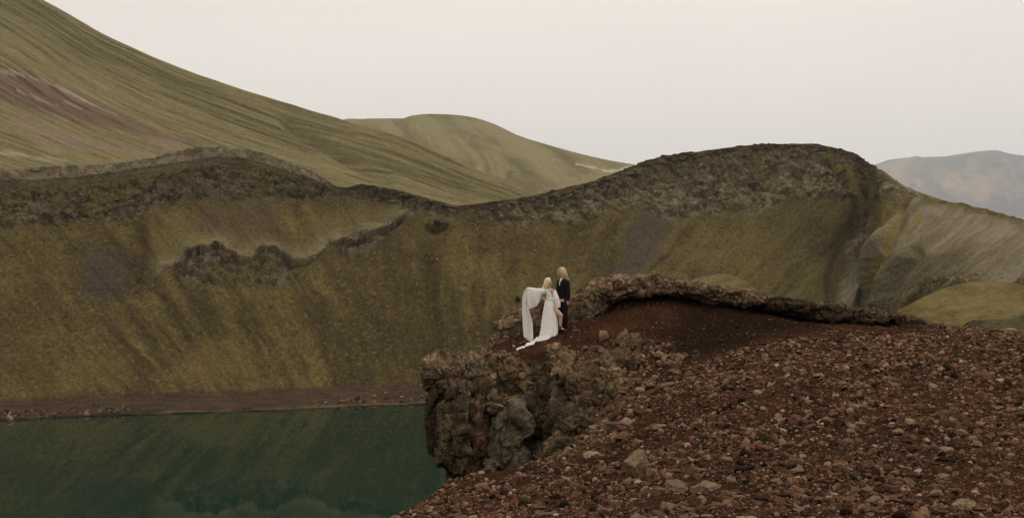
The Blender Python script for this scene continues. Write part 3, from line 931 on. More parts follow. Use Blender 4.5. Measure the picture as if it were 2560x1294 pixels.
parts = [
    # name, outline, distance, half depth, e, style, lean, swing, palette
    ('core', [(1110, 950), (1200, 930), (1350, 930), (1500, 945), (1520, 1000), (1450, 1080), (1370, 1160), (1300, 1230), (1220, 1235), (1165, 1200), (1125, 1130), (1105, 1050)], 25.45, 1.7, 0.4, 'face', -0.25, 0.1, DARKC),
    ('face_block', [(1082, 985), (1090, 962), (1118, 966), (1128, 1000), (1122, 1060), (1120, 1125), (1104, 1132), (1088, 1105), (1084, 1050)], 25.2, 1.1, 0.5, 'face', 0.0, 0.8, ((60, 52, 41), (42, 36, 28), (82, 71, 56))),
    ('face_block', [(1112, 1010), (1135, 984), (1165, 975), (1180, 990), (1184, 1050), (1180, 1120), (1172, 1165), (1150, 1160), (1120, 1142), (1100, 1132), (1112, 1070)], 24.6, 1.5, 0.34, 'face', -0.15, -0.2, GREYF),
    ('face_block', [(1172, 1000), (1195, 985), (1222, 1000), (1228, 1060), (1228, 1130), (1222, 1200), (1195, 1205), (1180, 1170), (1180, 1090)], 24.6, 1.3, 0.34, 'face', -0.15, 0.3, RUSTF),
    ('face_block', [(1232, 1040), (1260, 1010), (1300, 1005), (1318, 1050), (1330, 1100), (1338, 1140), (1318, 1170), (1280, 1202), (1236, 1206), (1222, 1160), (1228, 1090)], 24.2, 1.5, 0.33, 'face', -0.2, 0.0, ((98, 88, 72), (70, 62, 50), (118, 107, 90))),
    ('face_block', [(1308, 1000), (1330, 985), (1345, 1010), (1352, 1080), (1362, 1130), (1345, 1150), (1330, 1120), (1318, 1060)], 24.8, 1.2, 0.36, 'face', -0.1, 0.4, DARKC),
    ('face_block', [(1352, 1060), (1368, 1010), (1388, 975), (1410, 985), (1402, 1040), (1382, 1090), (1366, 1135), (1352, 1120)], 24.3, 1.0, 0.5, 'face', -0.2, 0.2, GREYF),
    ('face_block', [(1380, 1055), (1395, 1022), (1425, 1012), (1450, 1025), (1442, 1060), (1415, 1095), (1385, 1120), (1372, 1110)], 23.6, 0.9, 0.5, 'face', -0.3, 0.2, GREYF),
    ('face_block', [(1425, 1050), (1455, 1010), (1485, 990), (1500, 1010), (1478, 1050), (1440, 1085)], 23.6, 0.8, 0.55, 'face', -0.3, 0.2, ((100, 86, 66), (72, 61, 47), (122, 106, 82))),
    ('crust_lump', [(1056, 930), (1068, 900), (1090, 893), (1130, 898), (1150, 920), (1145, 950), (1110, 958), (1075, 962)], 25.9, 1.1, 0.7, 'scoria', 0, 0.2, CRUST),
    ('crust_lump', [(1110, 905), (1150, 890), (1200, 892), (1215, 920), (1195, 955), (1150, 962), (1120, 950)], 25.9, 1.0, 0.7, 'scoria', 0, 0, CRUST),
    ('crust_lump', [(1160, 930), (1185, 908), (1225, 906), (1245, 930), (1235, 970), (1195, 985), (1160, 975)], 25.2, 0.8, 0.7, 'scoria', 0, 0, ((92, 78, 58), (58, 49, 37), (118, 102, 80))),
    ('crust_lump', [(1195, 960), (1215, 935), (1240, 930), (1255, 950), (1240, 985), (1210, 1010), (1192, 1000)], 24.9, 0.7, 0.7, 'scoria', 0, 0, CRUST),
    ('crust_lump', [(1250, 930), (1275, 905), (1300, 905), (1322, 930), (1318, 975), (1290, 1000), (1258, 985)], 24.9, 0.8, 0.65, 'scoria', -0.1, 0, ((104, 84, 64), (64, 52, 40), (124, 104, 82))),
    ('crust_lump', [(1225, 985), (1260, 975), (1310, 985), (1335, 1005), (1310, 1030), (1260, 1025), (1228, 1018)], 24.4, 0.7, 0.7, 'scoria', 0, 0, CRUST),
    ('crust_lump', [(1318, 945), (1345, 925), (1372, 940), (1372, 975), (1345, 990), (1322, 980)], 25.1, 0.8, 0.7, 'scoria', 0, 0, ((72, 60, 46), (48, 40, 31), (96, 82, 64))),
    ('crust_lump', [(1365, 915), (1395, 895), (1430, 905), (1440, 945), (1420, 985), (1385, 980), (1370, 950)], 25.0, 0.8, 0.7, 'scoria', -0.1, 0, CRUST),
    ('crust_lump', [(1410, 935), (1450, 915), (1495, 925), (1505, 970), (1475, 1010), (1430, 1005), (1412, 975)], 24.2, 0.8, 0.7, 'scoria', -0.2, 0, ((98, 82, 62), (64, 53, 41), (122, 104, 82))),
    ('crust_lump', [(1480, 930), (1530, 905), (1565, 925), (1560, 970), (1515, 1000), (1485, 985)], 24.2, 0.7, 0.7, 'scoria', -0.2, 0, CRUST),
    ('crust_lump', [(1120, 975), (1150, 955), (1185, 962), (1192, 995), (1165, 1020), (1128, 1012)], 24.4, 0.9, 0.6, 'scoria', -0.1, 0, ((84, 71, 55), (52, 44, 34), (112, 96, 75))),
    ('crust_lump', [(1095, 955), (1125, 940), (1170, 945), (1215, 940), (1225, 965), (1180, 985), (1120, 985), (1096, 975)], 25.0, 1.0, 0.5, 'scoria', -0.1, 0, ((80, 67, 52), (48, 40, 31), (110, 94, 74))),
    ('crust_lump', [(1325, 1030), (1350, 1005), (1375, 1020), (1378, 1060), (1352, 1085), (1330, 1065)], 24.2, 0.9, 0.6, 'scoria', -0.1, 0, DARKC),
    ('crust_lump', [(1195, 1150), (1220, 1130), (1245, 1150), (1250, 1200), (1220, 1215), (1198, 1195)], 23.9, 1.0, 0.6, 'scoria', -0.1, 0, DARKC),
    ('crust_lump', [(1330, 1120), (1355, 1105), (1378, 1120), (1375, 1155), (1345, 1170), (1328, 1150)], 23.4, 0.8, 0.6, 'scoria', -0.1, 0, GREYF),
    ('crust_lump', [(1500, 905), (1545, 885), (1590, 892), (1605, 930), (1570, 965), (1520, 960)], 24.6, 0.7, 0.65, 'scoria', -0.2, 0, ((98, 82, 62), (60, 50, 38), (124, 106, 82))),
    ('crust_lump', [(1455, 985), (1495, 955), (1545, 960), (1560, 995), (1520, 1035), (1465, 1040)], 23.2, 0.7, 0.65, 'scoria', -0.3, 0, ((96, 80, 60), (60, 50, 38), (122, 104, 80))),
    ('crust_lump', [(1405, 1060), (1445, 1025), (1495, 1025), (1500, 1065), (1455, 1100), (1410, 1105)], 22.6, 0.7, 0.65, 'scoria', -0.3, 0, ((92, 77, 58), (58, 48, 37), (118, 100, 78))),
    ('crust_lump', [(1362, 1125), (1395, 1090), (1440, 1090), (1442, 1130), (1405, 1160), (1368, 1165)], 22.0, 0.6, 0.65, 'scoria', -0.3, 0, ((92, 77, 58), (58, 48, 37), (116, 98, 76))),
    ('crust_lump', [(1300, 1190), (1335, 1160), (1380, 1160), (1382, 1190), (1345, 1215), (1305, 1218)], 21.3, 0.6, 0.65, 'scoria', -0.2, 0, ((82, 68, 52), (54, 44, 34), (108, 90, 70))),
    ('crust_lump', [(1560, 860), (1590, 850), (1620, 862), (1622, 885), (1590, 895), (1562, 885)], 26.0, 0.5, 0.7, 'scoria', -0.1, 0, ((96, 80, 60), (60, 50, 38), (122, 104, 80))),
    ('crust_lump', [(1370, 875), (1392, 868), (1412, 880), (1408, 905), (1380, 910)], 26.6, 0.5, 0.8, 'scoria', 0, 0, CRUST),
    ('crust_lump', [(1230, 895), (1255, 885), (1285, 895), (1290, 915), (1255, 925), (1232, 915)], 26.3, 0.5, 0.8, 'scoria', 0, 0, CRUST),
    ('crust_lump', [(1150, 1185), (1180, 1170), (1240, 1185), (1250, 1215), (1200, 1230), (1150, 1215)], 23.0, 1.0, 0.7, 'scoria', 0, 0, ((52, 42, 33), (36, 29, 23), (72, 58, 46))),
]
for k, (nm, pl, d0, dp, e, st, ln_, sw, pal) in enumerate(parts):
    big_ = nm != 'crust_lump'
    part(nm, cliff, rock_mesh(nm, pl, d0, dp, e, st, ln_, sw, 250 if big_ else 180, 110 if big_ else 76, pal, k + 1, 1.1, 1.04 if k < 2 else 1.12 if big_ else 1.12), M_face if st == 'face' else M_rock)

crest = [
    ('crest_rock', [(1226, 845), (1240, 818), (1262, 796), (1290, 780), (1312, 768), (1345, 752), (1385, 748), (1420, 770), (1425, 805), (1395, 838), (1330, 864), (1285, 876), (1250, 872), (1228, 866)], 30.6, 0.75, 'rough brown lava boulder behind the white dress, at the edge above the lake', CRUST, 0),
    ('crest_rock', [(1385, 820), (1410, 778), (1436, 742), (1475, 708), (1512, 690), (1550, 688), (1585, 692), (1590, 722), (1556, 742), (1512, 760), (1478, 795), (1430, 830)], 31.0, 0.9, 'sloping crusty lava block rising behind the man in black', CRUST, -0.2),
    ('crest_rock', [(1540, 704), (1562, 686), (1610, 685), (1660, 692), (1715, 701), (1765, 710), (1790, 722), (1770, 742), (1715, 744), (1650, 736), (1600, 738), (1560, 734)], 31.5, 0.9, 'tallest crusty lava slab arching over a dark hollow on the red crest', CRUST, -0.3),
    ('crest_rock', [(1690, 712), (1745, 710), (1820, 720), (1885, 726), (1925, 740), (1900, 756), (1830, 764), (1780, 757), (1710, 744)], 31.8, 0.8, 'pale pitted lava slab beside the tallest slab, overhanging the red slope', CRUST, -0.3),
    ('crest_rock', [(1850, 736), (1900, 738), (1960, 748), (2015, 756), (2040, 770), (2000, 784), (1930, 776), (1870, 764)], 32.0, 0.8, 'low blackish lava ledge between two paler crest slabs', DARKC, -0.2),
    ('crest_rock', [(1955, 764), (1990, 750), (2040, 750), (2100, 758), (2150, 770), (2130, 792), (2060, 802), (2005, 796), (1965, 782)], 32.3, 0.8, 'knobbly lava ledge with a pale top and black underside', ((84, 70, 54), (46, 38, 30), (118, 102, 82)), -0.3),
    ('crest_rock', [(2070, 778), (2130, 769), (2190, 773), (2250, 785), (2230, 800), (2150, 806), (2090, 802)], 32.6, 0.7, 'flat brown lava ledge near the low end of the crest', ((96, 80, 62), (50, 41, 32), (130, 112, 88)), -0.2),
    ('crest_rock', [(2180, 786), (2240, 784), (2300, 797), (2350, 813), (2310, 824), (2250, 814), (2195, 804)], 33.0, 0.6, 'last low lava ledge tapering into the gravel by the green mound', ((84, 70, 54), (52, 43, 34), (110, 94, 74)), -0.1),
]
for k, (nm, pl, d0, dp, lab, pal, ln_) in enumerate(crest):
    obj(nm, rock_mesh(nm, pl, d0, dp, 0.5, 'scoria', ln_, 0.0, 360, 110, pal, 40 + k, 0.7, 1.03), M_rock, label=lab, category='rock')

# ------------------------------------------------------------------ stones
def ico(sub):
    bm = bmesh.new()
    bmesh.ops.create_icosphere(bm, subdivisions=sub, radius=1)
    V = np.array([v.co[:] for v in bm.verts])
    Fc = np.array([[v.index for v in f.verts] for f in bm.faces])
    bm.free()
    return V, Fc


def stone_shape(sub, seed, flat=0.6, cuts=9):
    rs = np.random.default_rng(seed)
    V, Fc = ico(sub)
    V = V * (1 + 0.18 * fbm(V * 1.2 + seed * 3.1, 2, 0.5, seed))[:, None]
    for _ in range(cuts):                              # flat broken faces
        n = rs.normal(size=3)
        n /= np.linalg.norm(n)
        h = rs.uniform(0.42, 0.85)
        dd = V @ n - h
        V = V - np.clip(dd, 0, None)[:, None] * n
    V = V * np.array([1, rs.uniform(0.65, 0.95), flat * rs.uniform(0.75, 1.2)])
    if sub >= 3:
        V = V * (1 + 0.035 * fbm(V * 5 + seed, 3, 0.6, seed + 9))[:, None]
    return V, Fc


SH2 = [stone_shape(2, s, 0.5 + 0.03 * s, 13) for s in range(14)]
SH1 = [stone_shape(1, 40 + s, 0.55, 6) for s in range(12)]


def rot_mats(n, rs, tilt=0.35):
    a = rs.uniform(0, 2 * np.pi, n)
    tx, ty = rs.normal(0, tilt, n), rs.normal(0, tilt, n)
    ca, sa = np.cos(a), np.sin(a)
    Z = np.zeros(n)
    O = np.ones(n)
    Rz = np.stack([np.stack([ca, -sa, Z], -1), np.stack([sa, ca, Z], -1), np.stack([Z, Z, O], -1)], 1)
    Rx = np.stack([np.stack([O, Z, Z], -1), np.stack([Z, np.cos(tx), -np.sin(tx)], -1), np.stack([Z, np.sin(tx), np.cos(tx)], -1)], 1)
    Ry = np.stack([np.stack([np.cos(ty), Z, np.sin(ty)], -1), np.stack([Z, O, Z], -1), np.stack([-np.sin(ty), Z, np.cos(ty)], -1)], 1)
    return Rx @ Ry @ Rz


PAL = np.array([lin(114, 89, 70), lin(94, 68, 53), lin(124, 104, 85), lin(152, 131, 107), lin(42, 34, 28), lin(94, 64, 50), lin(78, 61, 49)])
PALW = np.array([0.24, 0.22, 0.12, 0.04, 0.15, 0.10, 0.13])

NP = 140000
pp = RNG.uniform(850, 2760, NP)
dd = 4.5 * (34.0 / 4.5) ** RNG.random(NP)
xx = (pp - CX) / F * dd
zz, sdd = ground_base(xx, dd)
gpy = CY - zz / dd * F
insm = poly_sd(pp, gpy, SMOOTH) > -5
dens = np.where(insm, 0.5, 1.0)
dens = np.where(poly_sd(pp, gpy, DARK) > 0, np.maximum(dens, 0.3), dens)
dens = np.where(sdd < -0.5, 0.0, dens)
dens = np.where(poly_sd(pp, gpy, [(1060, 880), (1250, 880), (1370, 900), (1380, 1120), (1250, 1200), (1080, 1150)]) > 0, 0.25 * (gpy < 940), dens)
dens *= np.clip(0.62 + 1.1 * fbm(v3(xx / 1.3, dd / 1.3, 0 * xx), 3, 0.5, 91), 0.12, 1) * np.interp(pp, [1900, 2200], [1.0, 0.8])
keep = RNG.random(NP) < dens
pp, dd, xx = pp[keep], dd[keep], xx[keep]
zz = ground_z(xx, dd)
rubble = poly_sd(pp, CY - zz / dd * F, [(1350, 900), (1480, 850), (1620, 850), (1720, 890), (1660, 1000), (1560, 1100), (1430, 1150), (1380, 1100)]) > 0
smin = np.maximum(0.010, 0.00105 * dd)
size = smin * (1 - RNG.random(len(dd)) * 0.994) ** (-1 / 2.05)
size = np.where(insm[keep], np.minimum(size * 0.75, 0.05), size)
size = np.minimum(size, np.where(rubble, 0.15, 0.068 + 0.03 * RNG.random(len(dd)))) * np.where(rubble, 1.2, 1.0)
order = np.argsort(-size / dd)
ang = size / dd
infr = (pp > 960) & (pp < 2560) & (CY - zz / dd * F < 1294)
big_idx = [i for i in order if infr[i]][:288]
isbig = np.zeros(len(dd), bool)
isbig[big_idx] = True


_py = CY - zz / dd * F
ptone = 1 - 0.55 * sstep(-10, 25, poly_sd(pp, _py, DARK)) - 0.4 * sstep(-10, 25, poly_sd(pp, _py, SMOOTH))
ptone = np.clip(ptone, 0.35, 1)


def joined(idx, shapes, name):
    rs = np.random.default_rng(5)
    Vs, Fs, Cs = [], [], []
    off = 0
    kind = rs.integers(0, len(shapes), len(idx))
    for k, (V, Fc) in enumerate(shapes):
        sel = idx[kind == k]
        n = len(sel)
        if n == 0:
            continue
        Rm = rot_mats(n, rs)
        W = np.einsum('nij,vj->nvi', Rm, V) * size[sel][:, None, None]
        W = W + np.stack([xx[sel], dd[sel], zz[sel] + size[sel] * 0.10], -1)[:, None, :]
        Vs.append(W.reshape(-1, 3))
        Fs.append((Fc[None] + (np.arange(n) * len(V))[:, None, None] + off).reshape(-1, 3))
        off += n * len(V)
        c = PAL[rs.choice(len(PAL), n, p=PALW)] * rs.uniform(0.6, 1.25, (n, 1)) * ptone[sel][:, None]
        Cs.append(np.repeat(c, len(V), 0))
    return new_mesh(name, np.concatenate(Vs), np.concatenate(Fs), np.concatenate(Cs), smooth=False)


rest = np.where(~isbig)[0]
med = rest[ang[rest] > 0.0035]
sml = rest[ang[rest] <= 0.0035]
o = obj('gravel', joined(np.concatenate([med]), SH2, 'gravel'), M_pebble, label='dense reddish brown gravel covering the foreground slope', category='gravel', kind='stuff')
o = obj('fine_gravel', joined(sml, SH1, 'fine_gravel'), M_pebble, label='fine red and brown grit between the stones of the slope', category='gravel', kind='stuff')

# the largest stones, one object each
STONE_M = {
    'brown': mat_plain('brown_stone', lin(110, 86, 67), 1.0, 0.0, 3.0, 0.4, 0.8, 0.15, rand=0.2),
    'rust red': mat_plain('red_stone', lin(92, 67, 55), 1.0, 0.0, 3.0, 0.4, 0.8, 0.15, rand=0.2),
    'pale grey': mat_plain('grey_stone', lin(132, 112, 91), 1.0, 0.0, 3.0, 0.35, 0.8, 0.15, rand=0.2),
    'blackish': mat_plain('dark_stone', lin(56, 47, 40), 1.0, 0.0, 3.0, 0.4, 0.8, 0.15, rand=0.2)}
STONE_ME = {}
SHAPES = {'flat': (0.36, 6), 'angular': (0.62, 16), 'chunky': (0.85, 9)}
for kd, mt in STONE_M.items():
    for sh, (fl, cu) in SHAPES.items():
        for k in range(3):
            V, Fc = stone_shape(3, 100 + k * 3 + len(sh), fl, cu)
            me = new_mesh('stone', V, Fc, None, smooth=False)
            me.materials.append(mt)
            STONE_ME[kd, sh, k] = me
ZONES = [([(1350, 880), (1480, 850), (1640, 850), (1720, 890), (1660, 1000), (1560, 1100), (1430, 1150), (1370, 1130)], 'in the rubble beside the lava cliff'),
         ([(1430, 1080), (1760, 1080), (1760, 1294), (1430, 1294)], 'lying around the boulder with the grass tuft'),
         ([(900, 1100), (1430, 1100), (1430, 1400), (900, 1400)], 'below the foot of the lava cliff'),
         ([(1100, 700), (2600, 700), (2600, 900), (1100, 900)], 'on the upper gravel near the crest ledges'),
         ([(2200, 1150), (2700, 1150), (2700, 1400), (2200, 1400)], 'around the broad grey block on the lower gravel'),
         ([(2200, 880), (2700, 880), (2700, 1150), (2200, 1150)], 'on the gravel that rises to the green mound'),
         ([(1750, 880), (2200, 880), (2200, 1080), (1750, 1080)], 'on the gravel around the domed pale stone'),
         ([(0, 0), (3000, 0), (3000, 2000), (0, 2000)], 'out on the open gravel slope')]


def ray_ground(px, py):
    dq = np.linspace(4, 36, 1600)
    x = (px - CX) / F * dq
    z = ground_z(x, dq)
    ray = -(py - CY) / F * dq
    hit = np.where(ray <= z)[0]
    k = hit[0] if len(hit) else -1
    return float(x[k]), float(dq[k]), float(z[k])


kinds = list(STONE_M)
for i in big_idx:
    kd = random.choices(kinds, [0.40, 0.26, 0.16, 0.18])[0]
    sh = random.choices(list(SHAPES), [0.3, 0.4, 0.3])[0]
    gy_ = CY - zz[i] / dd[i] * F
    zone = next(t for p, t in ZONES if poly_sd(np.array([pp[i]]), np.array([gy_]), p)[0] > 0)
    o = obj('stone', STONE_ME[kd, sh, random.randrange(3)], None, None, label=f'{sh} {kd} lava stone {zone}', category='stone', group=f'{sh} {kd} stones {zone}')
    sz = float(size[i])
    o.scale = (sz, sz * random.uniform(0.85, 1.1), sz * random.uniform(0.9, 1.15))
    o.rotation_euler = (random.gauss(0, 0.25), random.gauss(0, 0.25), random.uniform(0, 6.28))
    o.location = (float(xx[i]), float(dd[i]), float(zz[i]) + sz * 0.18)

# stones one can pick out in the picture: px, py, width, height, shape, colour, turn, label
for px, py, w_, h_, sh, kd, rot, lab in [
        (1598, 1172, 76, 66, 'chunky', 'pale grey', 0.4, 'large pale grey boulder with a yellow grass tuft at its foot'),
        (1632, 1182, 34, 24, 'angular', 'pale grey', 1.0, 'grey stone leaning against the boulder with the grass tuft'),
        (1690, 1222, 62, 34, 'angular', 'pale grey', 0.3, 'humped tan stone with a dark hollow under it, beside a long flat slab'),
        (1765, 1222, 80, 24, 'flat', 'pale grey', 0.1, 'long flat pale slab beside the humped tan stone'),
        (1743, 1180, 42, 26, 'angular', 'brown', 0.2, 'pale brown wedge of stone standing clear of the gravel'),
        (1826, 1240, 48, 22, 'angular', 'brown', 0.5, 'pinkish brown wedge stone at the end of the long flat slab'),
        (1596, 1108, 30, 20, 'angular', 'pale grey', 0.0, 'bluish grey stone with a black shaded side above the tufted boulder'),
        (1650, 1068, 38, 12, 'flat', 'pale grey', 0.1, 'thin pale flake lying flat on the red gravel'),
        (1478, 1138, 42, 14, 'flat', 'pale grey', 0.6, 'long narrow pale flake tilted on the slope below the cliff'),
        (1507, 841, 27, 28, 'angular', 'pale grey', 0.8, 'upright pale pointed stone standing in the rubble below the red scoria'),
        (1439, 827, 14, 9, 'angular', 'pale grey', 0.2, 'small pale stone on red scoria right beside the black shoes'),
        (1422, 866, 12, 6, 'flat', 'pale grey', 0.2, 'small white flat stone on the scoria below the couple'),
        (1463, 925, 18, 12, 'chunky', 'pale grey', 0.2, 'rounded pale stone bedded in the crust of the cliff'),
        (2530, 826, 34, 12, 'chunky', 'pale grey', 0.2, 'pale boulder on the skyline of the gravel near the dark bank'),
        (2248, 1082, 30, 18, 'chunky', 'pale grey', 0.2, 'rounded pale grey stone on the smooth part of the gravel'),
        (2368, 1127, 40, 16, 'flat', 'pale grey', 0.1, 'low broad tan stone on the gravel beyond the rounded grey one'),
        (2050, 940, 30, 12, 'chunky', 'pale grey', 0.1, 'domed pale stone on the gravel below the crest ledges'),
        (2420, 1270, 62, 34, 'angular', 'pale grey', 0.1, 'broad grey block with a dark pocket, biggest on the lower gravel')]:
    x, d, z = ray_ground(px, py + h_ * 0.3)
    me = STONE_ME[kd, sh, 1]
    if 'tuft at its foot' in lab or 'upright' in lab or 'biggest' in lab or 'humped' in lab:
        V, Fc = stone_shape(4, 210 + int(px), SHAPES[sh][0] * 0.95, 12)
        V = V * (1 + 0.06 * fbm(V * 3.5 + px, 4, 0.6, 3))[:, None]
        me = new_mesh('stone', V, Fc, None, smooth=False)
        me.materials.append(STONE_M[kd])
    V = np.array([v.co[:] for v in me.vertices])
    hw = (V[:, 0].max() - V[:, 0].min()) / 2
    hh = (V[:, 2].max() - V[:, 2].min()) / 2
    sx, sz = w_ / 2 / F * d / hw, h_ / 2 / F * d / hh
    o = obj('stone', me, None, None, label=lab, category='stone')
    o.scale = (sx, sx, sz * 1.15)
    o.rotation_euler = (0, -0.12 if sh == 'flat' else 0.05, rot * 0.5)
    o.location = (x, d + sx * 0.5, z + sz * hh * 0.55)

# grass tuft at the foot of the boulder
tx, td, tz = ray_ground(1584, 1192)
Vt, Ft, Ct = [], [], []
for k in range(150):
    a, r = random.uniform(0, 6.28), abs(random.gauss(0, 0.055))
    bx, by = tx + r * math.cos(a) * 1.6, td - 0.06 + r * math.sin(a)
    h = random.uniform(0.06, 0.17)
    ln_, la = random.uniform(0.02, 0.10), random.uniform(0, 6.28)
    wd = random.uniform(0.003, 0.006)
    n0 = len(Vt)
    for t in (0, 0.5, 1.0):
        cx_, cy_, cz_ = bx + ln_ * t * t * math.cos(la), by + ln_ * t * t * math.sin(la), tz - 0.02 + h * t
        w2 = wd * (1 - 0.85 * t)
        Vt += [(cx_ - w2, cy_, cz_), (cx_ + w2, cy_ + w2 * 0.5, cz_)]
    Ft += [(n0, n0 + 1, n0 + 3, n0 + 2), (n0 + 2, n0 + 3, n0 + 5, n0 + 4)]
    c = lin(112, 92, 44) * random.uniform(0.5, 1.25)
    Ct += [c] * 6
obj('grass_tuft', new_mesh('grass_tuft', np.array(Vt), np.array(Ft), np.array(Ct)), M_pebble, label='small dry yellow grass tuft at the foot of the pale boulder', category='grass')


# boulders along the far shore and on the crater slope
def on_wall(px, py):
    c = int(np.argmin(np.abs(WALL_X[0] - px)))
    d_ = np.abs(WALL_Y[:240, c] - py)
    return WALL_P[int(np.argmin(d_)), c]


def boulder(px, py, wpx, kd, sh, lab, grp, up=0.3):
    p = on_wall(px, py)
    if p[2] < LAKE_Z + 0.1:
        p = unproj(px, py, -LAKE_Z * F / (py - CY))
        p[2] = LAKE_Z
    sc_ = wpx / 2 / F * p[1]
    props = {'label': lab, 'category': 'boulder'}
    if grp:
        props['group'] = grp
    o = obj('boulder', STONE_ME[kd, sh, random.randrange(3)], None, None, **props)
    o.scale = (sc_, sc_ * 0.9, sc_ * random.uniform(0.9, 1.2))
    o.rotation_euler = (random.gauss(0, 0.15), random.gauss(0, 0.15), random.uniform(0, 6.28))
    o.location = (p[0], p[1], p[2] + sc_ * up)


boulder(22, 1050, 28, 'pale grey', 'chunky', 'largest whitish boulder standing in the shallow water of the far shore', None, 0.35)
for px, py, w_, kd, sh in [(273, 1027, 11, 'pale grey', 'chunky'), (294, 1026, 10, 'pale grey', 'chunky'), (218, 1031, 13, 'pale grey', 'chunky'), (201, 1034, 8, 'pale grey', 'chunky'), (128, 1032, 9, 'pale grey', 'flat'), (97, 1042, 8, 'pale grey', 'chunky'), (133, 1041, 8, 'brown', 'chunky')]:
    boulder(px, py, w_, kd, sh, f'{"pale" if kd == "pale grey" else "brown"} boulder at the water line of the far beach', f'{kd} boulders at the far water line')
rs = random.Random(4)
for k in range(64):
    px = rs.uniform(-30, 330)
    py = 1048 - 0.055 * px - rs.random() ** 1.5 * 20
    kd = rs.choice(['blackish', 'brown', 'blackish', 'brown', 'pale grey'])
    boulder(px, py, rs.uniform(6, 14), kd, 'chunky' if rs.random() < 0.6 else 'angular', f'small {kd} rock in the stony strip at the near-shore end of the far beach', f'small {kd} rocks in the stony strip')
for k in range(60):
    px = rs.uniform(780, 1075)
    py = 1012 - 0.03 * (px - 780) - rs.random() * (8 + 30 * max(0, (px - 850) / 220))
    kd = rs.choice(['blackish', 'brown', 'brown', 'pale grey', 'brown'])
    boulder(px, py, rs.uniform(6, 15), kd, 'chunky' if rs.random() < 0.6 else 'angular', f'small {kd} rock on the beach behind the lava cliff', f'small {kd} rocks behind the cliff')
for k in range(34):
    px, py = rs.gauss(1240, 110), rs.gauss(585, 32)
    kd = rs.choice(['pale grey', 'brown', 'pale grey'])
    boulder(px, py, rs.uniform(4, 10), kd, 'angular', f'{kd} block fallen on the mossy slope below the saddle of the rim', f'{kd} blocks on the mossy slope')
for k in range(30):
    px, py = rs.choice([rs.uniform(950, 1120), rs.uniform(300, 800), rs.uniform(1700, 2100)]), rs.uniform(640, 900)
    boulder(px, py, rs.uniform(3, 6), 'pale grey', 'angular', 'lone grey stone dotted on the moss of the crater slope', 'grey stones dotted on the moss')
boulder(1335, 628, 13, 'pale grey', 'angular', 'pale block with a dark streak above it on the mossy slope', None)
boulder(1092, 568, 30, 'blackish', 'angular', 'dark craggy block half way down the slope under the rim saddle', None)
boulder(1294, 752, 24, 'blackish', 'chunky', 'dark rock on the slope seen past the raised white sleeve', None)

# ------------------------------------------------------------------ the couple
def W(zx, zy, dy=0.0, d0=29.2):
    """a point of the couple, traced from an enlargement (260 photo pixels across 1294); dy = metres behind the 29.2 m plane"""
    p = unproj(1240 + zx * 0.200927, 640 + zy * 0.200927, d0)
    p[1] = d0 + dy
    return p


U = 0.200927 / F * 29.2                      # metres per pixel of that enlargement
SPH = ico(2)


def ball(items, c, r, R=None):
    items.append((np.asarray(c, float), np.asarray(r if np.ndim(r) else [r, r, r], float), np.eye(3) if R is None else R))


def limb(items, pts, radii, flat=1.0):
    """chain of overlapping balls along a polyline with tapering radius"""
    for (p, q_), (r0, r1) in zip(zip(pts[:-1], pts[1:]), zip(radii[:-1], radii[1:])):
        p, q_ = np.asarray(p, float), np.asarray(q_, float)
        n = max(2, int(np.linalg.norm(q_ - p) / (0.35 * min(r0, r1))) + 1)
        for t in np.linspace(0, 1, n):
            r = r0 * (1 - t) + r1 * t
            ball(items, p * (1 - t) + q_ * t, [r, r * flat, r])


def union_mesh(items, voxel, smooth=4):
    Vs, Fs = [], []
    off = 0
    for c, r, R in items:
        Vs.append((SPH[0] * r) @ R.T + c)
        Fs.append(SPH[1] + off)
        off += len(SPH[0])
    me = new_mesh('tmp', np.concatenate(Vs), np.concatenate(Fs))
    o = bpy.data.objects.new('tmp', me)
    COL.objects.link(o)
    m = o.modifiers.new('r', 'REMESH')
    m.mode = 'VOXEL'
    m.voxel_size = voxel
    m2 = o.modifiers.new('s', 'SMOOTH')
    m2.iterations = smooth
    m2.factor = 0.5
    dg_ = bpy.context.evaluated_depsgraph_get()
    dg_.update()
    ev = o.evaluated_get(dg_)
    em = ev.to_mesh()
    V = np.empty(len(em.vertices) * 3)
    em.vertices.foreach_get('co', V)
    V = V.reshape(-1, 3)
    fl = [tuple(p.vertices) for p in em.polygons]
    ev.to_mesh_clear()
    bpy.data.objects.remove(o)
    bpy.data.meshes.remove(me)
    Fq = np.array([f if len(f) == 4 else f + f[-1:] for f in fl])
    return V, Fq


def mesh_vf(name, V, Fq):
    me = bpy.data.meshes.new(name)
    me.from_pydata([tuple(v) for v in V], [], [tuple(dict.fromkeys(f)) for f in Fq.tolist()])
    me.polygons.foreach_set('use_smooth', np.ones(len(me.polygons), bool))
    me.update()
    return me


def rot_to(f):
    """columns: right, forward, up for a head looking along f (horizontal)"""
    f = np.array([f[0], f[1], 0.0])
    f /= np.linalg.norm(f)
    up = np.array([0, 0, 1.0])
    return np.stack([np.cross(f, up), f, up], -1)


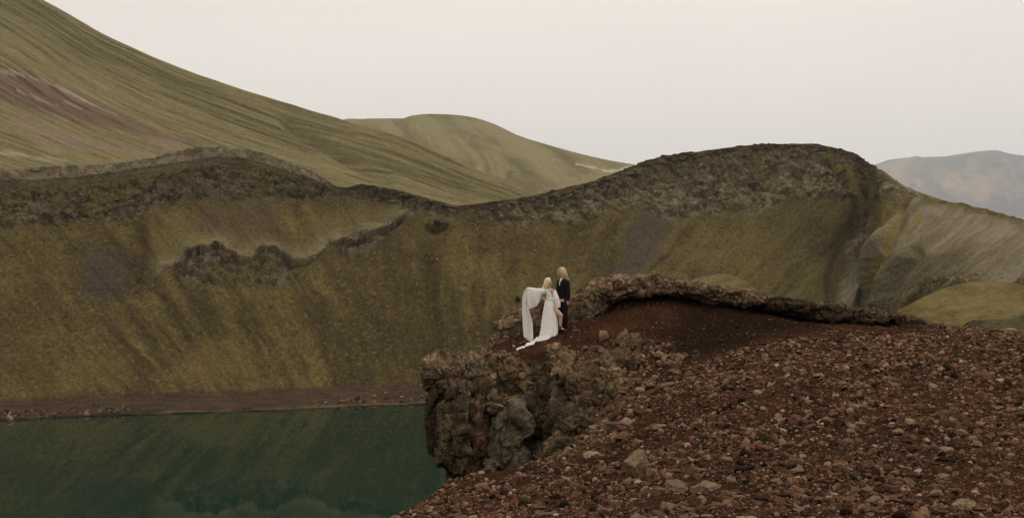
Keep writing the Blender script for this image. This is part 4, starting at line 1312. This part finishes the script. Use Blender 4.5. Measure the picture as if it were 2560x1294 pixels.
def head(items, c, R, k=1.0):
    def e(off, r):
        ball(items, c + R @ (np.array(off) * k), np.array(r) * k, R)
    e((0, -0.012, 0.028), (0.074, 0.094, 0.088))       # skull
    e((0, 0.022, -0.030), (0.062, 0.066, 0.078))       # face
    e((0, 0.048, -0.086), (0.034, 0.034, 0.026))       # chin
    e((0, 0.030, -0.070), (0.052, 0.050, 0.038))       # jaw
    e((0, 0.092, -0.022), (0.011, 0.016, 0.024))       # nose
    e((0, 0.102, -0.034), (0.014, 0.012, 0.010))
    e((0, 0.078, 0.016), (0.052, 0.012, 0.010))        # brow
    e((0, 0.084, -0.062), (0.022, 0.008, 0.008))       # mouth
    for s_ in (-1, 1):
        e((s_ * 0.034, 0.070, -0.028), (0.020, 0.016, 0.018))   # cheeks
        e((s_ * 0.074, -0.010, -0.010), (0.008, 0.016, 0.028))  # ears


def face_parts(parent, c, R, k, m_eye, m_lip, m_brow):
    for s_ in (-1, 1):
        o = blob_part('eye', parent, [(c + R @ (np.array((s_ * 0.030, 0.0795, 0.000)) * k), np.array((0.014, 0.008, 0.007)) * k, R)], m_eye)
        o = blob_part('eyebrow', parent, [(c + R @ (np.array((s_ * 0.031, 0.086, 0.020)) * k), np.array((0.019, 0.007, 0.004)) * k, R)], m_brow)
    blob_part('lips', parent, [(c + R @ (np.array((0, 0.0905, -0.060)) * k), np.array((0.020, 0.006, 0.0045)) * k, R), (c + R @ (np.array((0, 0.089, -0.068)) * k), np.array((0.017, 0.006, 0.005)) * k, R)], m_lip)


def blob_part(name, parent, items, mat):
    Vs, Fs, off = [], [], 0
    for c, r, R in items:
        Vs.append((SPH[0] * r) @ R.T + c)
        Fs.append(SPH[1] + off)
        off += len(SPH[0])
    return part(name, parent, new_mesh(name, np.concatenate(Vs), np.concatenate(Fs)), mat)


def hand(items, wrist, fwd, nrm, k=1.0, spread=0.18, curl=0.5, thumb=1):
    """palm and five bent fingers; fwd = towards fingertips, nrm = back of the hand"""
    f = np.asarray(fwd, float) / np.linalg.norm(fwd)
    n = np.asarray(nrm, float)
    n = n - f * (n @ f)
    n /= np.linalg.norm(n)
    sd = np.cross(f, n)
    R = np.stack([sd, f, n], -1)
    for t in (0.02, 0.045, 0.07):
        ball(items, wrist + f * t * k, np.array((0.038, 0.026, 0.015)) * k, R)
    for j, (off, ln_) in enumerate([(-0.030, 0.062), (-0.010, 0.074), (0.010, 0.070), (0.030, 0.055)]):
        b0 = wrist + (f * 0.085 + sd * off) * k
        dr = f + sd * off * spread * 30
        dr /= np.linalg.norm(dr)
        m1 = b0 + dr * ln_ * 0.5 * k - n * 0.006 * curl * k
        d2 = dr - n * curl
        d2 /= np.linalg.norm(d2)
        limb(items, [b0, m1, m1 + d2 * ln_ * 0.5 * k], [0.0095 * k, 0.0088 * k, 0.0075 * k])
    b0 = wrist + (f * 0.025 + sd * thumb * 0.032) * k
    d1 = f * 0.6 + sd * thumb * 0.8 - n * 0.2
    d1 /= np.linalg.norm(d1)
    limb(items, [b0, b0 + d1 * 0.035 * k, b0 + (d1 * 0.03 + f * 0.035) * k], [0.012 * k, 0.0105 * k, 0.0085 * k])


def tube_mesh(name, paths, radii, sides=6):
    """many tapering tubes in one mesh; paths list of (n,3)"""
    Vs, Fs, off = [], [], 0
    for p, r in zip(paths, radii):
        p = np.asarray(p, float)
        n = len(p)
        tg = np.gradient(p, axis=0)
        tg /= np.linalg.norm(tg, axis=1, keepdims=True) + 1e-9
        ref = np.where(np.abs(tg[:, 2:3]) > 0.9, np.array([[1.0, 0, 0]]), np.array([[0, 0, 1.0]]))
        a = np.cross(tg, ref)
        a /= np.linalg.norm(a, axis=1, keepdims=True) + 1e-9
        b_ = np.cross(tg, a)
        an = np.linspace(0, 2 * np.pi, sides, endpoint=False)
        ring = p[:, None] + r[:, None, None] * (np.cos(an)[None, :, None] * a[:, None] + np.sin(an)[None, :, None] * b_[:, None])
        Vs.append(ring.reshape(-1, 3))
        Fs.append(grid_faces(n, sides, True) + off)
        off += n * sides
    return new_mesh(name, np.concatenate(Vs), np.concatenate(Fs))


def hair_mesh(name, c, R, k, n, length, curl, seed, back=0.0, side=1.0, cap=1.08):
    """locks rooted on the scalp, falling over the head and shoulders"""
    rs = np.random.default_rng(seed)
    paths, radii = [], []
    sk = np.array((0.079, 0.100, 0.094)) * k * cap
    cen = np.array((0, -0.014, 0.028)) * k
    for j in range(n):
        az = rs.uniform(-np.pi, np.pi)             # 0 = face
        if abs(az) < 0.75 * side:
            az = np.sign(az) * (0.75 * side + rs.random() * 0.5)
        dirh = np.array((math.sin(az), math.cos(az), 0))
        pts = []
        ln_ = length * rs.uniform(0.75, 1.05)
        ph0 = rs.uniform(0, 6.28)
        hug = 1 + rs.uniform(-0.04, 0.10)
        for t in np.linspace(0, 1, 16):
            arc = t * ln_ / (0.1 * k)              # along the skull first
            el = np.pi / 2 - min(arc, np.pi / 2 + 0.15)
            p = cen + sk * np.array((dirh[0] * math.cos(el), dirh[1] * math.cos(el), math.sin(el))) * hug
            rest_ = max(0.0, arc - (np.pi / 2 + 0.15)) * 0.1 * k
            p = p + np.array((0, -back * rest_, -rest_)) - np.array((dirh[0], dirh[1], 0)) * rest_ * 0.12
            w_ = curl * sstep(0.25, 0.7, t)
            p = p + np.array((math.sin(t * 17 + ph0), math.cos(t * 15 + ph0 * 1.7), 0.4 * math.sin(t * 19 + ph0))) * w_
            pts.append(c + R @ p)
        paths.append(np.array(pts))
        radii.append((0.010 * k) * (1 - 0.7 * np.linspace(0, 1, 16) ** 2) * rs.uniform(0.8, 1.3))
    return tube_mesh(name, paths, radii)


def sheet(name, Pf_, thick=0.006):
    """cloth: grid of points given thickness"""
    N = grid_normals(Pf_)
    R_n, C_n = Pf_.shape[:2]
    A_, B_ = Pf_ + N * thick / 2, Pf_ - N * thick / 2
    n = R_n * C_n
    f = grid_faces(R_n, C_n)
    idx = np.arange(n).reshape(R_n, C_n)
    rim = np.concatenate([idx[0], idx[1:, -1], idx[-1, -2::-1], idx[-2:0:-1, 0]])
    nx = np.roll(rim, -1)
    side_ = np.stack([rim, nx, nx + n, rim + n], -1)
    return new_mesh(name, np.concatenate([A_.reshape(-1, 3), B_.reshape(-1, 3)]), np.concatenate([f, f[:, ::-1] + n, side_]))


M_skin = mat_plain('skin', (0.56, 0.34, 0.25), 0.55, 0.35, 60, 0.08, 0.05, 0.001, sss=0.12)
M_tan = mat_plain('sunburnt_skin', (0.48, 0.26, 0.18), 0.55, 0.35, 60, 0.08, 0.05, 0.001, sss=0.12)
M_dress = mat_plain('white_satin', (0.80, 0.775, 0.735), 0.6, 0.3, 25, 0.03, 0.15, 0.01, sheen=0.2)
M_blonde = mat_plain('blonde_hair', (0.78, 0.66, 0.46), 0.45, 0.4, 120, 0.3, 0.3, 0.002)
M_gold = mat_plain('golden_hair', (0.58, 0.44, 0.25), 0.45, 0.4, 120, 0.35, 0.3, 0.002)
M_suit = mat_plain('black_wool', (0.010, 0.010, 0.011), 0.85, 0.15, 90, 0.2, 0.2, 0.004)
M_shirt = mat_plain('white_shirt', (0.75, 0.73, 0.70), 0.8, 0.2, 90, 0.05, 0.1, 0.002)
M_leather = mat_plain('black_leather', (0.018, 0.016, 0.016), 0.5, 0.4, 60, 0.2, 0.2, 0.003)
M_eye = mat_plain('eye', (0.05, 0.045, 0.04), 0.3, 0.5, 50, 0.1)
M_lip = mat_plain('lips', (0.42, 0.13, 0.11), 0.5, 0.4, 50, 0.1)
M_brow = mat_plain('brow', (0.22, 0.14, 0.08), 0.8, 0.2, 50, 0.1)


def person(base, label):
    o = bpy.data.objects.new('person', None)
    COL.objects.link(o)
    o.location = tuple(base)
    o['label'] = label
    o['category'] = 'person'
    return o


# --- man in the black suit
man = person(W(838, 928, 0.15), 'person with long golden curls in a black suit, standing and looking over the lake')
DM = 0.15
hc, hR = W(815, 208, DM), rot_to((-0.86, -0.50))
mt_ = np.array([-0.86, -0.50, 0])
it = []
head(it, hc, hR, 1.04)
limb(it, [W(825, 245, DM), W(834, 300, DM)], [0.055, 0.062])
torso = [(840, 325, 0.125), (838, 370, 0.135), (838, 430, 0.128), (838, 490, 0.118), (836, 550, 0.128), (836, 590, 0.13)]
limb(it, [W(x, y, DM) for x, y, r in torso], [r for x, y, r in torso], 0.85)
shN, shF = W(888, 330, DM - 0.14), W(790, 330, DM + 0.12)
elN, wrN = W(902, 445, DM - 0.17), W(898, 548, DM - 0.17)
elF, wrF = W(776, 440, DM + 0.10), W(796, 540, DM - 0.06)
limb(it, [shN, elN, wrN], [0.062, 0.046, 0.030])
limb(it, [shF, elF, wrF], [0.062, 0.046, 0.030])
limb(it, [W(838, 320, DM), shN], [0.10, 0.065])
limb(it, [W(838, 320, DM), shF], [0.10, 0.065])
hand(it, wrN, (-0.15, 0.0, -1), (0.6, -0.8, 0), 1.0, 0.1, 0.5)
hand(it, wrF, (0.25, 0.1, -1), (-0.6, -0.8, 0), 1.0, 0.1, 0.6, -1)
hipN, knN, anN = W(858, 590, DM - 0.09), W(864, 745, DM - 0.13), W(862, 890, DM - 0.10)
hipF, knF, anF = W(814, 590, DM + 0.06), W(812, 745, DM + 0.02), W(824, 892, DM + 0.10)
for a, b_, c in ((hipN, knN, anN), (hipF, knF, anF)):
    limb(it, [a, b_, c], [0.092, 0.060, 0.040])
    limb(it, [c + (0, 0, -0.04), c + mt_ * 0.14 + (0, 0, -0.065)], [0.042, 0.032])
V, Fq = union_mesh(it, 0.0075, 3)
man_body = part('body', man, mesh_vf('body', V, Fq), M_tan)
face_parts(man_body, hc, hR, 1.04, M_eye, M_lip, M_brow)
# beard, same colour as the hair
blob_part('beard', man, [(hc + hR @ np.array((0, 0.055, -0.090)), np.array((0.046, 0.040, 0.030)), hR), (hc + hR @ np.array((0, 0.038, -0.075)), np.array((0.060, 0.044, 0.030)), hR)], mat_plain('beard', (0.36, 0.21, 0.11), 0.8, 0.2, 150, 0.4, 0.4, 0.004))
part('hair', man, hair_mesh('hair', hc, hR, 1.04, 320, 0.45, 0.034, 3, 0.42, 1.15, 1.24), M_gold)
# jacket
it = []
limb(it, [W(x, y, DM) for x, y, r in torso] + [W(838, 575, DM)], [r + 0.014 for x, y, r in torso] + [0.15], 0.87)
limb(it, [shN, elN, wrN + (0, 0, 0.015)], [0.078, 0.062, 0.047])
limb(it, [shF, elF, wrF + (0, 0, 0.015)], [0.078, 0.062, 0.047])
limb(it, [W(838, 318, DM), shN], [0.112, 0.078])
limb(it, [W(838, 318, DM), shF], [0.112, 0.078])
V, Fq = union_mesh(it, 0.0085, 4)
V = V + 0.010 * v3(fbm(V * v3(9, 9, 4)[None], 3, 0.5, 5), fbm(V * v3(9, 9, 4)[None], 3, 0.5, 6), 0 * V[:, 0])
fc_ = V[Fq].mean(1)
rel = fc_ - W(836, 285, DM)
along = rel @ np.array([-0.86, -0.50, 0])
across = rel @ np.array([0.50, -0.86, 0])
keepf = ~((along > 0.02) & (np.abs(across) < 0.062 + 0.26 * rel[:, 2]) & (rel[:, 2] > -0.20))
keepf &= fc_[:, 2] > W(0, 588)[2]
part('jacket', man, mesh_vf('jacket', V, Fq[keepf]), M_suit)
# shirt: collar and front
it = []
limb(it, [W(x, y, DM) for x, y, r in torso[:4]], [r + 0.006 for x, y, r in torso[:4]], 0.85)
limb(it, [W(829, 268, DM), W(834, 305, DM)], [0.067, 0.074])
V, Fq = union_mesh(it, 0.009, 3)
fc_ = V[Fq].mean(1)
kp = fc_[:, 2] < W(0, 262)[2]
part('shirt', man, mesh_vf('shirt', V, Fq[kp]), M_shirt)
it = []
limb(it, [W(820, 285, DM) + mt_ * 0.075, W(822, 330, DM) + mt_ * 0.130, W(826, 420, DM) + mt_ * 0.128], [0.014, 0.020, 0.024], 0.6)
V, Fq = union_mesh(it, 0.006, 2)
part('necktie', man, mesh_vf('necktie', V, Fq), M_suit)
it = []
for a, b_, c in ((hipN, knN, anN), (hipF, knF, anF)):
    limb(it, [a + (0, 0, 0.03), b_, c + (0, 0, -0.035)], [0.112, 0.078, 0.062])
limb(it, [hipN, hipF], [0.112, 0.112])
limb(it, [W(836, 560, DM), W(836, 600, DM)], [0.13, 0.135], 0.85)
V, Fq = union_mesh(it, 0.0085, 4)
V = V + 0.010 * v3(fbm(V * v3(10, 10, 5)[None], 3, 0.5, 7), fbm(V * v3(10, 10, 5)[None], 3, 0.5, 8), 0 * V[:, 0])
part('trousers', man, mesh_vf('trousers', V, Fq), M_suit)
for c in (anN, anF):
    it = []
    limb(it, [c + (0, 0, -0.055), c + mt_ * 0.10 + (0, 0, -0.072), c + mt_ * 0.19 + (0, 0, -0.08)], [0.048, 0.044, 0.032])
    limb(it, [c - mt_ * 0.03 + (0, 0, -0.055), c + (0, 0, -0.075)], [0.046, 0.045])
    V, Fq = union_mesh(it, 0.007, 3)
    V[:, 2] = np.maximum(V[:, 2], c[2] - 0.105)
    part('shoe', man, mesh_vf('shoe', V, Fq), M_leather)

# --- woman in the white dress
wom = person(W(680, 1000, 0.0), 'person with long platinum hair in a flowing white dress, holding out a trailing sleeve')
hc, hR = W(656, 328, 0.0), rot_to((0.97, -0.24))
it = []
head(it, hc, hR, 0.96)
limb(it, [W(655, 365, 0.0), W(662, 410, 0.0)], [0.043, 0.047])
torso = [(664, 430, 0.095), (666, 465, 0.105), (670, 500, 0.095), (674, 540, 0.088), (676, 590, 0.110), (676, 630, 0.125)]
limb(it, [W(x, y, 0) for x, y, r in torso], [r for x, y, r in torso], 0.82)
s1, e1, w1_ = W(602, 436, -0.02), W(505, 431, -0.04), W(420, 408, -0.03)
s2, e2, w2_ = W(722, 434, -0.03), W(752, 525, -0.10), W(798, 556, -0.06)
limb(it, [W(660, 428, 0), s1], [0.080, 0.050])
limb(it, [W(664, 428, 0), s2], [0.080, 0.050])
limb(it, [s1, e1, w1_], [0.047, 0.036, 0.024])
limb(it, [s2, e2, w2_], [0.047, 0.036, 0.024])
hand(it, w1_, (-1, -0.1, 0.05), (0, -0.2, 1), 0.9, 0.12, 0.9, -1)
hand(it, w2_, (0.9, 0.25, 0.15), (0.1, -0.9, 0.4), 0.9, 0.35, 0.25, -1)
h1, k1, a1 = W(650, 635, 0.06), W(645, 800, 0.07), W(640, 950, 0.05)
h2, k2, a2 = W(704, 635, -0.07), W(806, 732, -0.20), W(797, 880, -0.16)
limb(it, [h1, k1, a1], [0.095, 0.055, 0.036])
limb(it, [h2, W(760, 690, -0.14), k2], [0.098, 0.080, 0.058])
limb(it, [k2, W(800, 790, -0.175), a2], [0.055, 0.055, 0.035])
limb(it, [a2, a2 + (0.10, -0.03, -0.075)], [0.036, 0.028])
limb(it, [a1, a1 + (0.09, -0.05, -0.07)], [0.036, 0.028])
V, Fq = union_mesh(it, 0.0070, 3)
wom_body = part('body', wom, mesh_vf('body', V, Fq), M_skin)
face_parts(wom_body, hc, hR, 0.96, M_eye, M_lip, M_brow)
part('hair', wom, hair_mesh('hair', hc, hR, 0.96, 300, 0.53, 0.010, 8, 0.42, 1.3, 1.16), M_blonde)
# bodice with a V neckline
it = []
limb(it, [W(x, y, 0) for x, y, r in torso[:5]], [r + 0.012 for x, y, r in torso[:5]], 0.86)
limb(it, [W(660, 430, 0), s1, W(560, 430, -0.03)], [0.084, 0.062, 0.060])
limb(it, [W(664, 430, 0), s2, e2], [0.084, 0.062, 0.062])
V, Fq = union_mesh(it, 0.0075, 4)
V = V + 0.007 * v3(fbm(V * 16, 3, 0.5, 15), fbm(V * 16, 3, 0.5, 16), fbm(V * 16, 2, 0.5, 17))
fc_ = V[Fq].mean(1)
vx, vy, vz = W(692, 484, 0)
fr = np.array([0.45, -0.89, 0])
rel = fc_ - W(664, 484, 0)
al, ac = rel @ fr, rel @ np.array([0.89, 0.45, 0])
cut = ((al > 0.0) & (np.abs(ac - 0.035) < 0.55 * rel[:, 2]) & (rel[:, 2] > 0)) | ((np.hypot(rel[:, 0] + 0.012, rel[:, 1]) < 0.072) & (rel[:, 2] > 0.13))
part('bodice', wom, mesh_vf('bodice', V, Fq[~cut]), M_dress)
# skirt
nA, nT = 220, 70
an = np.linspace(0, 2 * np.pi, nA, endpoint=False)
T_ = np.linspace(0, 1, nT)
tz = [0, 0.10, 0.22, 0.36, 0.52, 0.68, 0.84, 1.0]
lx_ = np.interp(T_, tz, [613, 603, 591, 578, 566, 555, 536, 470])
rx_ = np.interp(T_, tz, [740, 744, 752, 764, 776, 783, 786, 782])
ly_ = np.interp(T_, tz, [535, 585, 640, 720, 810, 910, 1000, 1072])
ry_ = np.interp(T_, tz, [535, 580, 632, 700, 775, 845, 910, 968])
dp_ = np.interp(T_, tz, [0.085, 0.12, 0.15, 0.18, 0.21, 0.25, 0.29, 0.34])
Psk = np.zeros((nT, nA, 3))
fold = np.sin(an * 9 + 0.6) * 0.5 + 0.35 * np.sin(an * 14 + 1.9) + 0.3 * np.sin(an * 5 + 0.3) + 0.2 * np.sin(an * 23)
for k in range(nT):
    cx_, hw_ = (lx_[k] + rx_[k]) / 2, (rx_[k] - lx_[k]) / 2
    cyy, tl = (ly_[k] + ry_[k]) / 2, (ry_[k] - ly_[k]) / 2
    g = 1 + fold * 0.085 * T_[k] ** 0.7
    x_ = cx_ + hw_ * np.cos(an) * (1 + (g - 1) * 0.35)
    y_ = cyy + tl * np.cos(an) - 18 * T_[k] ** 3 * np.sin(an) * 0
    for j in range(nA):
        Psk[k, j] = W(x_[j], y_[j], -0.02 - 0.05 * T_[k])
    Psk[k, :, 1] += -dp_[k] * np.sin(an) * g
    Psk[k, :, 2] += 0.012 * np.sin(an * 6 + 1) * sstep(0.8, 1, T_[k])
gz = ground_z(Psk[-8:, :, 0], Psk[-8:, :, 1])
Psk[-8:, :, 2] = np.maximum(Psk[-8:, :, 2], gz + 0.008)
f = grid_faces(nT, nA, True)
fa, ft = an[f[:, 0] % nA], T_[f[:, 0] // nA]
slit = (ft > 0.24) & ((fa < 0.50 * sstep(0.24, 0.5, ft)) | (fa > 2 * np.pi - 0.45 * sstep(0.24, 0.5, ft)))
me = new_mesh('skirt', Psk.reshape(-1, 3), f[~slit])
skirt = part('skirt', wom, me, M_dress)
sm = skirt.modifiers.new('thickness', 'SOLIDIFY')
sm.thickness = 0.005
# sash and knot at the waist
it = []
pth = [W(675 + 66 * math.cos(a_), 538 + 4 * math.cos(2 * a_), -0.02 - 0.095 * math.sin(a_)) for a_ in np.linspace(0, 2 * np.pi, 24)]
limb(it, pth, [0.020] * 24)
ball(it, W(716, 526, -0.12), (0.045, 0.03, 0.035))
limb(it, [W(716, 530, -0.13), W(708, 600, -0.15), W(700, 660, -0.17)], [0.02, 0.016, 0.012])
V, Fq = union_mesh(it, 0.007, 2)
part('sash', wom, mesh_vf('sash', V, Fq), M_dress)
# train lying on the scoria
cl_ = np.array([(640, 1030, 0.12), (560, 1042, 0.20), (500, 1062, 0.21), (440, 1084, 0.19), (390, 1084, 0.14), (340, 1090, 0.10), (300, 1125, 0.09), (252, 1165, 0.05)])
tq = np.linspace(0, 7, 90)
ci_ = pchip(np.arange(8), cl_, tq)
Ptr = np.zeros((90, 30, 3))
for k in range(90):
    c = W(ci_[k, 0], ci_[k, 1], -0.12 - 0.50 * sstep(0.5, 6.5, tq[k]))
    for j, v_ in enumerate(np.linspace(-1, 1, 30)):
        wv = 1 + 0.35 * math.sin(tq[k] * 3.1 + 0.7) + 0.2 * math.sin(tq[k] * 7.3)
        Ptr[k, j] = c + np.array([0.5 * v_ * ci_[k, 2], v_ * ci_[k, 2] * 1.3 * wv, 0])
Ptr[..., 2] = ground_z(Ptr[..., 0], Ptr[..., 1]) + 0.022 + 0.055 * np.abs(fbm(Ptr * v3(7, 12, 1), 3, 0.55, 95)) + 0.022 * sstep(-0.1, 0.4, fbm(Ptr * v3(5, 22, 1), 2, 0.5, 96))
Ptr[:, :, 0] += 0.03 * fbm(Ptr * 6, 2, 0.5, 97)
part('train', wom, sheet('train', Ptr, 0.006), M_dress)
# long hanging sleeve held out by the far hand
rows_z = [396, 420, 460, 520, 600, 660, 740, 830, 900, 1000, 1040, 1064]
xl = [372, 355, 340, 330, 326, 325, 327, 331, 336, 345, 384, 436]
xr = [430, 436, 432, 424, 414, 409, 430, 455, 458, 462, 456, 447]
rq = np.linspace(396, 1064, 110)
L_, R2 = np.interp(rq, rows_z, xl), np.interp(rq, rows_z, xr)
Pt = np.zeros((110, 36, 3))
for k in range(110):
    for j, v_ in enumerate(np.linspace(0, 1, 36)):
        t = (rq[k] - 396) / 668
        dy = -0.05 + 0.035 * math.sin(v_ * 11 + 1.2 * t) * (0.3 + t) + 0.02 * math.sin(v_ * 23 + t * 3) - 0.03 * t
        Pt[k, j] = W(L_[k] * (1 - v_) + R2[k] * v_, rq[k], dy)
slv = part('hanging_sleeve', wom, sheet('hanging_sleeve', Pt, 0.005), M_dress)
# bell of that sleeve: a closed loop of cloth from arm to lower edge
cxs = np.linspace(604, 384, 70)
top = np.interp(cxs, [384, 420, 505, 604], [390, 385, 398, 398])
bot = np.interp(cxs, [384, 408, 450, 500, 530, 552, 572, 604], [655, 658, 646, 624, 582, 520, 476, 462])
nL = 60
Pb = np.zeros((70, nL, 3))
lo = np.linspace(0, 2 * np.pi, nL, endpoint=False)
for k in range(70):
    u_ = k / 69
    for j, a_ in enumerate(lo):
        v_ = 0.5 - 0.5 * math.cos(a_)
        h_ = bot[k] - top[k]
        sw_ = (0.075 * (1 - v_) ** 0.5 + 0.03 * v_) * math.sin(a_)
        wr = 0.020 * math.sin(u_ * 16 + v_ * 4) * v_ + 0.010 * math.sin(u_ * 31 + 2) * v_
        Pb[k, j] = W(cxs[k] + 6 * math.sin(v_ * 9) * v_, top[k] + h_ * v_, -0.035 - sw_ + wr)
part('bell_sleeve', wom, new_mesh('bell_sleeve', Pb.reshape(-1, 3), grid_faces(70, nL, True)), M_dress)
# other sleeve, open bell hanging from the bent arm
nR = 40
rc = [(724, 434, 26, 0.055, -0.03), (738, 480, 28, 0.058, -0.06), (750, 520, 31, 0.062, -0.09), (760, 560, 33, 0.07, -0.09), (767, 600, 31, 0.075, -0.09), (768, 640, 28, 0.07, -0.09)]
rcq = pchip(np.arange(6), np.array(rc, float), np.linspace(0, 5, 44))
Ps = np.zeros((44, nR, 3))
for k in range(44):
    for j, a_ in enumerate(np.linspace(0, 2 * np.pi, nR, endpoint=False)):
        g = 1 + 0.10 * math.sin(a_ * 5 + 1) * k / 44
        p = W(rcq[k, 0] + rcq[k, 2] * math.cos(a_) * g, rcq[k, 1] - 6 * math.cos(a_) * k / 44, rcq[k, 4])
        p[1] += rcq[k, 3] * math.sin(a_) * g
        Ps[k, j] = p
o = part('bell_sleeve', wom, new_mesh('bell_sleeve', Ps.reshape(-1, 3), grid_faces(44, nR, True)), M_dress)
sm = o.modifiers.new('thickness', 'SOLIDIFY')
sm.thickness = 0.004
for c, fd in ((a2, np.array((0.95, -0.3, 0))), (a1, np.array((0.8, -0.5, 0)))):
    it = []
    limb(it, [c + (0, 0, 0.005), c + (0, 0, -0.06)], [0.050, 0.048])
    limb(it, [c + (0, 0, -0.065), c + fd * 0.10 + (0, 0, -0.082), c + fd * 0.165 + (0, 0, -0.088)], [0.046, 0.040, 0.030])
    V, Fq = union_mesh(it, 0.007, 3)
    V[:, 2] = np.maximum(V[:, 2], c[2] - 0.112)
    part('boot', wom, mesh_vf('boot', V, Fq), M_leather)

# ------------------------------------------------------------------ haze
hz_bm = bmesh.new()
bmesh.ops.create_cube(hz_bm, size=1)
me = bpy.data.meshes.new('haze')
hz_bm.to_mesh(me)
hz_bm.free()
haze = obj('haze', me, None, None, kind='stuff')
haze.scale = (52000, 49600, 2700)
haze.location = (0, 200, 1302)
M_haze = bpy.data.materials.new('thin_air')
M_haze.use_nodes = True
nt = M_haze.node_tree
for n in list(nt.nodes):
    nt.nodes.remove(n)
ho = nt.nodes.new('ShaderNodeOutputMaterial')
pv = nt.nodes.new('ShaderNodeVolumePrincipled')
pv.inputs['Color'].default_value = (0.84, 0.91, 1.0, 1)
pv.inputs['Density'].default_value = 0.00005
nt.links.new(pv.outputs['Volume'], ho.inputs['Volume'])
me.materials.append(M_haze)
